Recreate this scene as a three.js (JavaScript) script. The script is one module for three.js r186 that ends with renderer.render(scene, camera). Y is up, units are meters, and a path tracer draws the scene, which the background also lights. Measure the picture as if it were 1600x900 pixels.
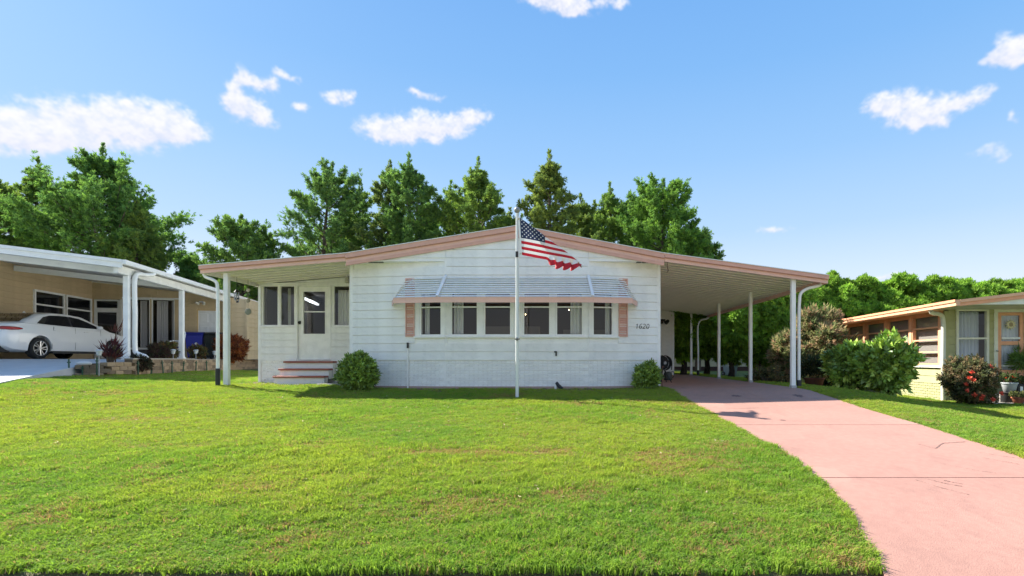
import * as THREE from 'three';
import { mergeGeometries, toCreasedNormals } from 'three/addons/utils/BufferGeometryUtils.js';
import { FontLoader } from 'three/addons/loaders/FontLoader.js';
import { TextGeometry } from 'three/addons/geometries/TextGeometry.js';
import { Brush, Evaluator, SUBTRACTION } from 'three-bvh-csg';

// ---------------------------------------------------------------- camera, sun, exposure, sky
const scene = new THREE.Scene();
const EXPO = 3.2;                       // photograph exposed for the shaded front of the house
const FOCAL = 830;                      // focal length in pixels of a 1600 x 900 picture
const CAM = new THREE.Vector3(0, 0.65, 12.55);
const camera = new THREE.PerspectiveCamera(2 * Math.atan(450 / FOCAL) * 180 / Math.PI, 16 / 9, 0.1, 600);
camera.position.copy(CAM);
camera.setViewOffset(1600, 900, -80, -112, 1600, 900);   // shifted lens: verticals stay vertical
scene.add(camera);

const renderer = new THREE.WebGLRenderer();
renderer.toneMapping = THREE.LinearToneMapping;
renderer.toneMappingExposure = EXPO;
renderer.shadowMap.enabled = true;

const SUN = new THREE.Vector3(-1.05, 1.0, -0.54).normalize();
const sun = new THREE.DirectionalLight(new THREE.Color(1, 0.95, 0.87), 4.2);
sun.position.copy(SUN).multiplyScalar(60);
sun.castShadow = true;
sun.shadow.radius = 1.5;
Object.assign(sun.shadow.camera, { left: -40, right: 40, top: 40, bottom: -40, near: 1, far: 160 });
scene.add(sun);

function mulberry(a) { return () => { a |= 0; a = a + 0x6D2B79F5 | 0; let t = Math.imul(a ^ a >>> 15, 1 | a); t = t + Math.imul(t ^ t >>> 7, 61 | t) ^ t; return ((t ^ t >>> 14) >>> 0) / 4294967296; }; }
const clamp = (x, a = 0, b = 1) => Math.min(b, Math.max(a, x));
const sstep = (a, b, x) => { const t = clamp((x - a) / (b - a)); return t * t * (3 - 2 * t); };
const mix = (a, b, t) => a + (b - a) * t;
const HASH = new Float32Array(65536); { const r = mulberry(77); for (let i = 0; i < 65536; i++) HASH[i] = r(); }
function vnoise(x, y, per = 0) {         // value noise, periodic when per > 0
  const xi = Math.floor(x), yi = Math.floor(y), fx = x - xi, fy = y - yi;
  const w = (i) => per ? ((i % per) + per) % per : i & 255;
  const h = (i, j) => HASH[(w(i) + w(j) * 251 + (per * 7919)) & 65535];
  const u = fx * fx * (3 - 2 * fx), v = fy * fy * (3 - 2 * fy);
  return mix(mix(h(xi, yi), h(xi + 1, yi), u), mix(h(xi, yi + 1), h(xi + 1, yi + 1), u), v);
}
function fbm(x, y, oct = 5, per = 0) { let s = 0, a = 0.5, n = 0; for (let o = 0; o < oct; o++) { s += a * vnoise(x + o * 17.3, y + o * 9.1, per); n += a; x *= 2; y *= 2; per *= 2; a *= 0.5; } return s / n; }
const s2l = (c) => c <= 0.04045 ? c / 12.92 : Math.pow((c + 0.055) / 1.055, 2.4);
const lin8 = (r, g, b) => [s2l(r / 255), s2l(g / 255), s2l(b / 255)];

{ // the sky: clear blue, paler to the horizon, with scattered fair weather clouds all round
  const W = 4096, Hh = 2048, data = new Float32Array(W * Hh * 4), K = 1.12 / EXPO;
  const table = [[-90, [205, 220, 242]], [0, [244, 248, 253]], [4, [233, 241, 251]], [8, [209, 228, 250]], [13, [178, 211, 247]], [20, [150, 195, 242]], [28, [126, 180, 237]], [36, [111, 168, 232]], [60, [106, 164, 230]], [90, [104, 161, 229]]].map(([e, c]) => [e, lin8(...c)]);
  const tone = (el) => { let k = 0; while (k < table.length - 2 && el > table[k + 1][0]) k++; const [e0, c0] = table[k], [e1, c1] = table[k + 1], t = clamp((el - e0) / (e1 - e0)); return [0, 1, 2].map((i) => mix(c0[i], c1[i], t)); };
  for (let j = 0; j < Hh; j++) {
    const el = (j + 0.5) / Hh * 180 - 90, c = tone(el), ce = Math.cos(el * Math.PI / 180), se = Math.sin(el * Math.PI / 180);
    for (let i = 0; i < W; i++) {
      const az = ((i + 0.5) / W - 0.5) * 2 * Math.PI, o = (j * W + i) * 4;
      const cs = SUN.x * ce * Math.cos(az) + SUN.y * se + SUN.z * ce * Math.sin(az);
      const ang = Math.acos(clamp(cs, -1, 1)) * 180 / Math.PI, glow = 0.9 * Math.exp(-ang / 7) + 0.15 * Math.exp(-ang / 22);
      data[o] = (c[0] + glow) * K; data[o + 1] = (c[1] + glow * 0.95) * K; data[o + 2] = (c[2] + glow * 0.85) * K; data[o + 3] = 1;
    }
  }
  // a cloud: azimuth from straight ahead and elevation in degrees, puffs [dx, dy, rx, ry, strength] in degrees
  function cloud(az0, el0, puffs, seed, soft) {
    let R = 0, T = 0; for (const p of puffs) { R = Math.max(R, Math.abs(p[0]) + p[2] * 1.8); T = Math.max(T, Math.abs(p[1]) + p[3] * 2); }
    const ce0 = Math.cos(el0 * Math.PI / 180), j0 = Math.max(0, Math.floor((el0 - T + 90) / 180 * Hh)), j1 = Math.min(Hh - 1, Math.ceil((el0 + T + 90) / 180 * Hh));
    const di = Math.ceil(R / ce0 / 360 * W), ic = Math.round(((az0 - 90) / 360 + 0.5) * W);
    const sx = 37.7 * seed, sy = 11.3 * seed;
    for (let j = j0; j <= j1; j++) for (let k = -di; k <= di; k++) {
      const dx = k / W * 360 * ce0, dy = (j + 0.5) / Hh * 180 - 90 - el0;
      let d = 0, hi = 0;
      const wx = dx + (fbm(dx * 0.8 + sx, dy * 0.8 + sy, 4) - 0.5) * 1.6, wy = dy + (fbm(dx * 0.8 + sy, dy * 0.8 - sx, 4) - 0.5) * 1.1;
      for (const p of puffs) { const qx = (wx - p[0]) / p[2], qy = (wy - p[1]) / p[3], q = Math.exp(-(qx * qx + qy * qy) * 1.25) * (p[4] || 1); d += q; hi += q * qy; }
      if (d < 0.08) continue;
      hi /= d; d = Math.min(d, 1.3);
      const n = fbm(dx * 1.5 + sy, dy * 2.0 + sx, 7), nf = fbm(dx * 5 + sx, dy * 6 + sy, 5);
      const a = sstep(0.2 - soft, 1.0 + soft, d * 1.12 + (n - 0.5) * 0.7 + (nf - 0.5) * 0.34 - 0.03) * sstep(0.08, 0.3, d);
      if (a <= 0) continue;
      const b = clamp(0.90 + 0.08 * hi + (n - 0.5) * 0.14 + (nf - 0.5) * 0.10, 0.7, 1.03), o = (j * W + ((ic + k) % W + W) % W) * 4, A = a * mix(0.78, 0.98, sstep(0.3, 0.62, n * 0.7 + nf * 0.3));
      data[o] = mix(data[o], 0.93 * b * K, A); data[o + 1] = mix(data[o + 1], 0.935 * b * K, A); data[o + 2] = mix(data[o + 2], 0.96 * K * Math.sqrt(b), A);
    }
  }
  const dirOf = (px, py) => { const a = (px - 880) / FOCAL, b = (562 - py) / FOCAL, az = Math.atan(a); return [az * 180 / Math.PI, Math.atan(b * Math.cos(az)) * 180 / Math.PI]; };
  const seen = (list, seed, soft = 0.05) => {
    const [a0, e0] = dirOf(list[0][0], list[0][1]), ce = Math.cos(e0 * Math.PI / 180);
    cloud(a0, e0, list.map(([x, y, rx, ry, s]) => { const [a, e] = dirOf(x, y), [a1] = dirOf(x + rx, y), [, e1] = dirOf(x, y - ry); return [(a - a0) * ce, e - e0, Math.abs(a1 - a) * ce * 1.12, Math.abs(e1 - e) * 1.15, s]; }), seed, soft);
  };
  seen([[150, 195, 95, 28], [20, 203, 80, 30], [225, 186, 66, 30], [275, 200, 40, 22], [80, 212, 70, 20], [-70, 206, 70, 30]], 1);
  seen([[398, 176, 34, 20], [368, 148, 15, 30, 0.9], [380, 120, 16, 14, 0.7], [412, 130, 22, 13, 0.9], [445, 118, 26, 7, 0.7]], 2);
  seen([[470, 168, 15, 8, 0.9]], 3); seen([[524, 154, 20, 9, 0.9], [538, 143, 10, 9, 0.7]], 4, 0.1);
  seen([[652, 145, 15, 7, 0.85], [684, 153, 16, 5, 0.6]], 5, 0.12);
  seen([[655, 197, 60, 20], [603, 208, 40, 17], [740, 182, 26, 16, 0.85], [700, 195, 30, 14, 0.9], [668, 216, 20, 7, 0.6]], 6);
  seen([[888, 6, 45, 16], [896, 20, 16, 12, 0.8], [960, 6, 24, 10, 0.7], [850, -6, 40, 14]], 7);
  seen([[1432, 172, 50, 22], [1378, 162, 34, 18], [1450, 188, 30, 14, 0.8], [1500, 155, 26, 13, 0.85], [1540, 148, 20, 10, 0.75]], 8);
  seen([[1578, 74, 36, 22], [1610, 84, 40, 16], [1550, 88, 24, 8, 0.7]], 9);
  seen([[1206, 357, 28, 5, 0.75]], 10, 0.15); seen([[1388, 434, 38, 6, 0.85]], 11, 0.1); seen([[1540, 236, 24, 8, 0.6], [1562, 248, 20, 9, 0.6]], 12, 0.2); seen([[1590, 180, 10, 12, 0.6]], 13, 0.2);
  const r = mulberry(5);
  for (let k = 0; k < 105; k++) {          // the same kind of clouds over the rest of the sky
    const az = 50 + r() * 256, el = 7 + 50 * r() * r() + 3 * r(), w = 2.5 + 5 * r(), puffs = [];
    for (let n = 0; n < 5; n++) puffs.push([(r() - 0.5) * w * 2, (r() - 0.4) * w * 0.35, w * (0.4 + 0.4 * r()), w * (0.16 + 0.16 * r()), 0.7 + 0.3 * r()]);
    cloud(az, el, puffs, 20 + k, 0.06);
  }
  const sky = new THREE.DataTexture(data, W, Hh, THREE.RGBAFormat, THREE.FloatType);
  sky.mapping = THREE.EquirectangularReflectionMapping; sky.magFilter = sky.minFilter = THREE.LinearFilter; sky.needsUpdate = true;
  scene.background = sky; scene.environment = sky;
}

// ---------------------------------------------------------------- helpers
const R = mulberry(2024);
const rnd = (a, b) => a + (b - a) * R();
const PX = (px, D) => (px - 880) * D / FOCAL;             // metres across at depth D from the camera
const PY = (py, D) => CAM.y + (562 - py) * D / FOCAL;     // metres up
const ZD = (D) => CAM.z - D;
const taken = {};
const numbered = (n) => { const k = taken[n] = (taken[n] ?? -1) + 1; return k ? `${n}_${String(k).padStart(3, '0')}` : n; };
const mat = (rgb, roughness = 0.7, o = {}) => { const m = new THREE.MeshStandardMaterial({ roughness, ...o }); m.color.setRGB(...rgb); return m; };
const phys = (rgb, roughness, o = {}) => { const m = new THREE.MeshPhysicalMaterial({ roughness, ...o }); m.color.setRGB(...rgb); return m; };

function clean(g) {
  if (g.index) g = g.toNonIndexed();
  for (const k of Object.keys(g.attributes)) if (!['position', 'normal', 'uv'].includes(k)) g.deleteAttribute(k);
  if (!g.attributes.normal) g.computeVertexNormals();
  return g;
}
function metreUV(g) {                     // uv in metres, projected along the face's main axis
  const p = g.attributes.position, uv = new Float32Array(p.count * 2), a = new THREE.Vector3(), b = new THREE.Vector3(), c = new THREE.Vector3();
  for (let i = 0; i < p.count; i += 3) {
    a.fromBufferAttribute(p, i); b.fromBufferAttribute(p, i + 1).sub(a); c.fromBufferAttribute(p, i + 2).sub(a); b.cross(c);
    const x = Math.abs(b.x), y = Math.abs(b.y), z = Math.abs(b.z);
    for (let k = i; k < i + 3; k++) {
      const X = p.getX(k), Y = p.getY(k), Z = p.getZ(k);
      if (y >= x && y >= z) { uv[k * 2] = X; uv[k * 2 + 1] = Z; } else if (x >= z) { uv[k * 2] = Z; uv[k * 2 + 1] = Y; } else { uv[k * 2] = X; uv[k * 2 + 1] = Y; }
    }
  }
  g.setAttribute('uv', new THREE.BufferAttribute(uv, 2)); return g;
}
function merge(list, keepUV) { const gs = list.flat().map(clean); const g = gs.length > 1 ? mergeGeometries(gs) : gs[0]; return keepUV ? g : metreUV(g); }
function mesh(name, geos, m, parent = scene, keepUV = false) {
  const o = new THREE.Mesh(Array.isArray(geos) ? merge(geos, keepUV) : geos, m);
  o.name = parent === scene ? numbered(name) : name; o.castShadow = o.receiveShadow = true; parent.add(o); return o;
}
function thing(name, label, category, pos = [0, 0, 0], turn = 0, group) {
  const o = new THREE.Group(); o.name = numbered(name); o.position.set(...pos); o.rotation.y = turn; o.userData = { label, category };
  if (group) o.userData.group = group; scene.add(o); return o;
}
const tag = (o, label, category, group) => { o.userData = { label, category }; if (group) o.userData.group = group; return o; };
const struct = (o, label) => { o.userData = { kind: 'structure', label }; return o; };
const box = (w, h, d, x = 0, y = 0, z = 0) => new THREE.BoxGeometry(w, h, d).translate(x, y, z);
const span = (x0, x1, y0, y1, z0, z1) => box(x1 - x0, y1 - y0, z1 - z0, (x0 + x1) / 2, (y0 + y1) / 2, (z0 + z1) / 2);
function chamfer(w, h, d, b = 0.006) {    // box with bevelled edges, centred
  const s = new THREE.Shape([[-w / 2 + b, -h / 2 + b], [w / 2 - b, -h / 2 + b], [w / 2 - b, h / 2 - b], [-w / 2 + b, h / 2 - b]].map((p) => new THREE.Vector2(...p)));
  return new THREE.ExtrudeGeometry(s, { depth: d - 2 * b, bevelThickness: b, bevelSize: b, bevelSegments: 1, curveSegments: 1 }).translate(0, 0, -d / 2 + b);
}
const cyl = (r0, r1, h, x = 0, y = 0, z = 0, n = 14) => new THREE.CylinderGeometry(r1, r0, h, n).translate(x, y + h / 2, z);
const V = (x, y, z) => new THREE.Vector3(x, y, z);
function tube(pts, r, n = 8, seg = 0) { const c = new THREE.CatmullRomCurve3(pts.map((p) => V(...p)), false, 'centripetal'); return new THREE.TubeGeometry(c, seg || pts.length * 5, r, n); }
function taper(pts, radii, n = 7) {       // tapering tube through points
  const pos = [], idx = [], P = pts.map((p) => Array.isArray(p) ? V(...p) : p);
  for (let i = 0; i < P.length; i++) {
    const t = P[Math.min(i + 1, P.length - 1)].clone().sub(P[Math.max(i - 1, 0)]).normalize();
    const u = Math.abs(t.y) < 0.9 ? V(0, 1, 0).cross(t).normalize() : V(1, 0, 0).cross(t).normalize(), w = t.clone().cross(u);
    for (let k = 0; k < n; k++) { const a = k / n * 2 * Math.PI, q = P[i].clone().addScaledVector(u, Math.cos(a) * radii[i]).addScaledVector(w, Math.sin(a) * radii[i]); pos.push(q.x, q.y, q.z); }
    if (i) for (let k = 0; k < n; k++) { const a = (i - 1) * n + k, b = (i - 1) * n + (k + 1) % n; idx.push(a, b, a + n, b, b + n, a + n); }
  }
  const g = new THREE.BufferGeometry(); g.setAttribute('position', new THREE.Float32BufferAttribute(pos, 3)); g.setIndex(idx); g.computeVertexNormals();
  g.setAttribute('uv', new THREE.Float32BufferAttribute(new Float32Array(pos.length / 3 * 2), 2)); return g;
}
function prism(pts, depth, z = 0, holes = []) {   // outline in x, y extruded along z
  const s = new THREE.Shape(pts.map((p) => new THREE.Vector2(...p)));
  for (const h of holes) s.holes.push(new THREE.Path(h.map((p) => new THREE.Vector2(...p))));
  return new THREE.ExtrudeGeometry(s, { depth, bevelEnabled: false, curveSegments: 1 }).translate(0, 0, z);
}
function bar(p, q, w, h) { const a = V(...p), b = V(...q), g = box(w, h, a.distanceTo(b)), o = new THREE.Object3D(); o.position.copy(a).add(b).multiplyScalar(0.5); o.lookAt(b); o.updateMatrix(); return g.applyMatrix4(o.matrix); }
function noiseTex(size, fn, srgb = true) {
  const d = new Uint8Array(size * size * 4);
  for (let j = 0; j < size; j++) for (let i = 0; i < size; i++) { const c = fn(i / size, j / size), o = (j * size + i) * 4; for (let k = 0; k < 3; k++) d[o + k] = clamp(c[k]) * 255; d[o + 3] = 255; }
  const t = new THREE.DataTexture(d, size, size); t.wrapS = t.wrapT = THREE.RepeatWrapping; t.magFilter = THREE.LinearFilter; t.minFilter = THREE.LinearMipmapLinearFilter; t.generateMipmaps = true; if (srgb) t.colorSpace = THREE.SRGBColorSpace; t.needsUpdate = true; return t;
}
const rep = (t, m) => { const c = t.clone(); c.repeat.set(1 / m, 1 / m); c.needsUpdate = true; return c; };   // one tile covers m metres
const flip = (t) => [t, t, t];
const T_GRAIN = noiseTex(512, (u, v) => flip(0.82 + 0.18 * fbm(u * 64, v * 64, 3, 64)));
const T_PAINT = noiseTex(512, (u, v) => { const a = fbm(u * 6, v * 6, 6, 6), b = fbm(u * 40, v * 40, 3, 40); return flip(0.965 + 0.035 * sstep(0.25, 0.7, a) - 0.025 * sstep(0.6, 0.85, b)); });
const T_BUMP = noiseTex(512, (u, v) => flip(fbm(u * 48, v * 48, 4, 48)), false);
const T_BARK = noiseTex(256, (u, v) => { const a = fbm(u * 24, v * 5, 4, 0), b = fbm(u * 40 + 3, v * 9, 3, 0); return flip(0.55 + 0.45 * a * (0.6 + 0.8 * b)); });
// ---------------------------------------------------------------- the lie of the land
const GZ = [[-200, 0.15], [-40, 0.1], [-10, 0.0], [-1, 0.0], [0.6, -0.015], [2, -0.12], [3.2, -0.235], [4.6, -0.345], [6.2, -0.49], [7.4, -0.635], [8.2, -0.755], [8.77, -0.845], [9.1, -0.92], [200, -0.92]];
function gz(z) {
  let k = 0; while (k < GZ.length - 2 && z > GZ[k + 1][0]) k++;
  const P = (i) => GZ[clamp(i, 0, GZ.length - 1)], [x0, y0] = P(k), [x1, y1] = P(k + 1), h = x1 - x0, t = clamp((z - x0) / h);
  const m = (i) => { if (i <= 0 || i >= GZ.length - 1) return 0; const a = (P(i)[1] - P(i - 1)[1]) / (P(i)[0] - P(i - 1)[0]), b = (P(i + 1)[1] - P(i)[1]) / (P(i + 1)[0] - P(i)[0]); return a * b <= 0 ? 0 : 2 * a * b / (a + b); };
  const m0 = m(k) * h, m1 = m(k + 1) * h, t2 = t * t, t3 = t2 * t;
  return (2 * t3 - 3 * t2 + 1) * y0 + (t3 - 2 * t2 + t) * m0 + (-2 * t3 + 3 * t2) * y1 + (t3 - t2) * m1;
}
function H(x, z) {
  const left = 0.22 * sstep(-6.2, -13.2, x) * (1 - 0.75 * sstep(1, 8.5, z)), right = -0.45 * sstep(5.6, 9.6, x) * (1 - 0.8 * sstep(2, 7.5, z)) * (1 - 0.6 * sstep(-9, -22, z));
  return gz(z) + (z > 9.0 ? 0 : left + right);
}
const EDGE = 8.77;                                          // where the lawn ends at the street
const driveL = (z) => 2.42 + 0.22 * sstep(1, 6.5, z) + (z > 7.1 ? -0.42 * Math.pow((z - 7.1) / 1.75, 1.4) : 0) + 0.02 * Math.sin(z * 2.3);
const driveR = (z) => 5.38 + (z > 7.1 ? 0.6 * Math.pow((z - 7.1) / 1.75, 1.4) : 0) + 0.015 * Math.sin(z * 1.7);
const inDrive = (x, z, e = 0) => z > -11 && z < 9.2 && x > driveL(z) - e && x < driveR(z) + e;
// left neighbour's frame: origin at the foot of the front post, -z runs back along the house
const LN = { o: [-12.72, 0.67, -2.93], t: 0.2225 };
const lnW = (x, z) => [LN.o[0] + x * Math.cos(LN.t) + z * Math.sin(LN.t), LN.o[2] - x * Math.sin(LN.t) + z * Math.cos(LN.t)];
const lnL = (X, Z) => { const a = X - LN.o[0], b = Z - LN.o[2]; return [a * Math.cos(LN.t) - b * Math.sin(LN.t), a * Math.sin(LN.t) + b * Math.cos(LN.t)]; };
const RN = { o: [10.2, -0.48, -1.65], t: -0.084 };
const rnL = (X, Z) => { const a = X - RN.o[0], b = Z - RN.o[2]; return [a * Math.cos(RN.t) - b * Math.sin(RN.t), a * Math.sin(RN.t) + b * Math.cos(RN.t)]; };
const rnW = (x, z) => [RN.o[0] + x * Math.cos(RN.t) + z * Math.sin(RN.t), RN.o[2] - x * Math.sin(RN.t) + z * Math.cos(RN.t)];
const padTop = (x, z) => z < -0.3 ? 0 : -0.105 * (z + 0.3) - 0.02 * Math.max(0, z - 6);       // raised drive of the left neighbour, in its frame
const inPad = (X, Z, e = 0) => { const [x, z] = lnL(X, Z); return z < 12.5 && z > -14 && x < (z > 0.3 ? -0.35 : 0.38) + e && x > -12; };

const M_SOIL = mat([0.30, 0.27, 0.12], 0.95, { vertexColors: true, map: rep(T_GRAIN, 0.7), bumpMap: rep(T_BUMP, 0.5), bumpScale: 0.02 });
M_SOIL.color.setRGB(1, 1, 1);
const bare = (x, z) => {                                     // 1 where soil shows: along the walls, round the post and in thin patches
  const n = fbm(x * 1.3 + 40, z * 1.3 + 7, 4), wall = x > -8.4 && x < 2.45 && z > -2 ? 1 - sstep(0.22, 0.95, z - (x < -5.1 ? -0.75 : 0.42 - 0.42 * sstep(-2.7, -5, x) - 0.42 * sstep(0.6, 2.3, x)) + (n - 0.5) * 0.9) : 0;
  const patch = sstep(0.45, 0.2, Math.hypot((x + 7.1) / 1.5, (z - 0.55) / 0.6) - (n - 0.5) * 0.8) * 0.95;
  const left = sstep(0.6, 0.25, Math.hypot((x + 12.9) / 1.0, (z + 0.9) / 0.6) - (n - 0.5) * 0.8);
  return Math.max(wall, patch, left);
};
const dry = (x, z) => {                                      // 1 where the grass has browned
  const n = fbm(x * 2.4 + 3, z * 3.4 + 11, 4), streak = Math.exp(-Math.pow((z - 6.15 + (n - 0.5) * 0.3) / 0.13, 2)) * sstep(-2.4, -1.9, x) * sstep(0.4, -0.1, x) * sstep(0.25, 0.5, n);
  return Math.max(streak, 0.5 * sstep(0.63, 0.8, fbm(x * 0.9 + 60, z * 1.2 + 8, 5)), 0.5 * Math.exp(-Math.pow((x + 3.05) / 0.35, 2) - Math.pow((z - 7.2) / 0.3, 2)) * sstep(0.3, 0.6, n), 0.5 * Math.exp(-Math.pow((x + 0.75) / 0.9, 2) - Math.pow((z - 7.75) / 0.25, 2)) * sstep(0.35, 0.6, n));
};
{ // ground: one sheet to the horizon, finer near the house
  const xs = [], zs = [], axis = (a, from, to, fine0, fine1, fine, coarse) => { let v = from; while (v < to) { a.push(v); v += v >= fine0 && v < fine1 ? fine : Math.min(coarse, Math.max(fine, (v < fine0 ? fine0 - v : v - fine1) * 0.25 + fine)); if (a[a.length - 1] < fine0 && v > fine0) v = fine0; } a.push(to); };
  axis(xs, -240, 240, -16, 15, 0.16, 30); axis(zs, -240, 160, -14, 9.3, 0.16, 30);
  const pos = [], col = [], uv = [], idx = [], nx = xs.length;
  for (const z of zs) for (const x of xs) {
    let y = H(x, z); if (z > EDGE) y -= 0.05; if (inDrive(x, z, -0.14)) y -= 0.08; if (inPad(x, z, -0.3)) y -= 0.12;
    y += (fbm(x * 1.1, z * 1.1, 3) - 0.5) * 0.03;
    pos.push(x, y, z); uv.push(x, z);
    const wild = Math.max(sstep(15.5, 16.6, z), sstep(-14, -20, z), sstep(-15, -20, x), sstep(13, 17, x));   // beyond the modelled blades the sheet wears the colour of turf
    const b = Math.max(bare(x, z), z > EDGE - 0.04 ? 1 : 0), n = fbm(x * 3, z * 3, 4), d = dry(x, z);
    const g = [mix(0.06, 0.12, n), mix(0.08, 0.14, n), mix(0.02, 0.035, n)], s = [mix(0.12, 0.30, n), mix(0.075, 0.21, n), mix(0.045, 0.13, n)], q = [0.30, 0.21, 0.09];
    for (let k = 0; k < 3; k++) col.push(mix(mix(mix(g[k], q[k], d), s[k], b), [mix(0.16, 0.25, n), mix(0.20, 0.27, n), 0.05][k], wild));
  }
  for (let j = 0; j + 1 < zs.length; j++) for (let i = 0; i + 1 < nx; i++) { const a = j * nx + i; idx.push(a, a + nx, a + 1, a + 1, a + nx, a + nx + 1); }
  const g = new THREE.BufferGeometry(); g.setAttribute('position', new THREE.Float32BufferAttribute(pos, 3)); g.setAttribute('color', new THREE.Float32BufferAttribute(col, 3)); g.setAttribute('uv', new THREE.Float32BufferAttribute(uv, 2)); g.setIndex(idx); g.computeVertexNormals();
  struct(mesh('ground', g, M_SOIL), 'grassy ground sloping down to the street');
}
{ // street in front of the lawn
  const M = mat([0.30, 0.29, 0.275], 0.9, { map: rep(T_GRAIN, 1.1), bumpMap: rep(T_BUMP, 0.4), bumpScale: 0.008 });
  struct(mesh('street', [span(-120, 120, -1.1, -0.905, 9.05, 16.5)], M), 'grey street in front of the lawn');
}
// strip of terrain-following slab between two curves
function slab(z0, z1, xl, xr, top, thick = 0.12, nx = 14, step = 0.16) {
  const nz = Math.max(1, Math.ceil((z1 - z0) / step)), pos = [], idx = [], row = nx + 1;
  for (const lay of [0, 1]) for (let j = 0; j <= nz; j++) { const z = z0 + (z1 - z0) * j / nz; for (let i = 0; i <= nx; i++) { const x = xl(z) + (xr(z) - xl(z)) * i / nx; pos.push(x, top(x, z) - lay * thick, z); } }
  const N = row * (nz + 1);
  for (let j = 0; j < nz; j++) for (let i = 0; i < nx; i++) { const a = j * row + i; idx.push(a, a + row, a + 1, a + 1, a + row, a + row + 1); }
  const side = (a, b) => idx.push(a, b, a + N, b, b + N, a + N);
  for (let j = 0; j < nz; j++) { side(j * row, (j + 1) * row); side((j + 1) * row + nx, j * row + nx); }
  for (let i = 0; i < nx; i++) { side(i + 1, i); side(nz * row + i, nz * row + i + 1); }
  const g = new THREE.BufferGeometry(); g.setAttribute('position', new THREE.Float32BufferAttribute(pos, 3)); g.setIndex(idx); g.computeVertexNormals();
  return toCreasedNormals(g, 0.6);
}
const T_DRIVE = noiseTex(1024, (u, v) => {
  const a = fbm(u * 5, v * 5, 6, 5), b = fbm(u * 90, v * 90, 2, 90), c = fbm(u * 14 + 3, v * 14, 5, 14), d = fbm(u * 3 + 1, v * 3 + 2, 5, 3);
  const t = 0.92 + 0.08 * a + 0.07 * (b - 0.5), st = 0.04 * sstep(0.58, 0.8, c) + 0.03 * sstep(0.5, 0.78, d), pale = 0.05 * sstep(0.66, 0.78, a);
  return [t - st * 0.8 + pale, t - st * 0.75 + pale * 2.2, t - st * 0.7 + pale * 2.2];
});
{ // pink painted driveway in slabs with sunk joints, running up under the carport
  const M = mat([0.425, 0.225, 0.17], 0.72, { map: rep(T_DRIVE, 4.3), bumpMap: rep(T_BUMP, 0.35), bumpScale: 0.002 });
  const road = new THREE.Group(); road.name = 'driveway'; scene.add(road); struct(road, 'pink painted concrete driveway leading under the carport');
  const cuts = [-11, -7.6, -4.4, -1.2, 2.05, 4.55, 7.03, 9.3];
  for (let k = 0; k + 1 < cuts.length; k++) {
    const g = 0.008, top = (x, z) => gz(z) + 0.012;
    const mid = (z) => mix(driveL(z), driveR(z), 0.5);
    const parts = k < 5 ? [[driveL, (z) => mid(z) - 0.004], [(z) => mid(z) + 0.004, driveR]] : [[driveL, driveR]];
    for (const [l, r] of parts) mesh('slab', [slab(cuts[k] + g, cuts[k + 1] - g, l, r, top)], M, road);
  }
  mesh('joint_filler', [slab(-11, 9.28, (z) => driveL(z) + 0.01, (z) => driveR(z) - 0.01, (x, z) => gz(z) + 0.002, 0.08, 6)], mat([0.2, 0.1, 0.085], 0.95), road);
  // cracks and tyre scuffs: thin irregular films of dirt on the paint
  const crack = (pts, w, seed) => { const r = mulberry(seed), pos = [], idx = []; const C = new THREE.CatmullRomCurve3(pts.map(([x, z]) => V(x, 0, z)), false, 'catmullrom', 0.1).getPoints(46); C.forEach((p, i) => { const ww = w * (0.55 + 0.5 * r()) * (i % 45 ? 1 : 0.1), dx = (r() - 0.5) * 0.012, dz = (r() - 0.5) * 0.012; for (const s of [-1, 1]) { const x = p.x + dx + s * ww * 0.4, z = p.z + dz + s * ww * 0.6; pos.push(x, gz(z) + 0.0145, z); } if (i) { const a = i * 2; idx.push(a - 2, a, a - 1, a - 1, a, a + 1); } }); const g = new THREE.BufferGeometry(); g.setAttribute('position', new THREE.Float32BufferAttribute(pos, 3)); g.setIndex(idx); g.computeVertexNormals(); return g; };
  const Mc = mat([0.17, 0.10, 0.08], 0.95, { side: THREE.DoubleSide });
  for (const [pts, w, s] of [[[[4.55, 5.75], [4.62, 5.95], [4.9, 5.7], [5.25, 5.62]], 0.012, 1], [[[5.0, 6.1], [5.2, 6.3], [5.35, 6.4]], 0.008, 2], [[[3.2, -0.7], [3.5, -0.3], [3.75, -0.55], [4.05, -0.35]], 0.02, 3], [[[4.2, -0.1], [4.6, -0.25], [4.9, -0.15]], 0.014, 4], [[[3.62, 7.1], [3.72, 7.32], [3.86, 7.5]], 0.012, 12], [[[3.75, 7.08], [3.84, 7.2], [3.95, 7.28]], 0.012, 13], [[[3.9, 7.12], [4.0, 7.22]], 0.01, 14], [[[4.25, 6.55], [4.45, 6.8], [4.6, 6.9]], 0.006, 15], [[[4.9, 6.35], [5.1, 6.6]], 0.007, 16], [[[2.9, 3.1], [3.2, 3.12], [3.5, 3.06]], 0.01, 17]]) mesh('crack', [crack(pts, w, s)], Mc, road);
  const blot = (x, z, rx, rz, seed) => { const r = mulberry(seed), s = [], n = 26; for (let k = 0; k < n; k++) { const a = k / n * 6.283, q = 0.55 + 0.6 * r(); s.push([x + Math.cos(a) * rx * q, z + Math.sin(a) * rz * q]); } const pos = [], idx = []; pos.push(x, gz(z) + 0.0145, z); s.forEach(([a, b]) => pos.push(a, gz(b) + 0.0145, b)); for (let k = 0; k < n; k++) idx.push(0, 1 + (k + 1) % n, 1 + k); const g = new THREE.BufferGeometry(); g.setAttribute('position', new THREE.Float32BufferAttribute(pos, 3)); g.setIndex(idx); g.computeVertexNormals(); return g; };
  const Mb = mat([0.17, 0.09, 0.075], 0.8, { side: THREE.DoubleSide });
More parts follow.
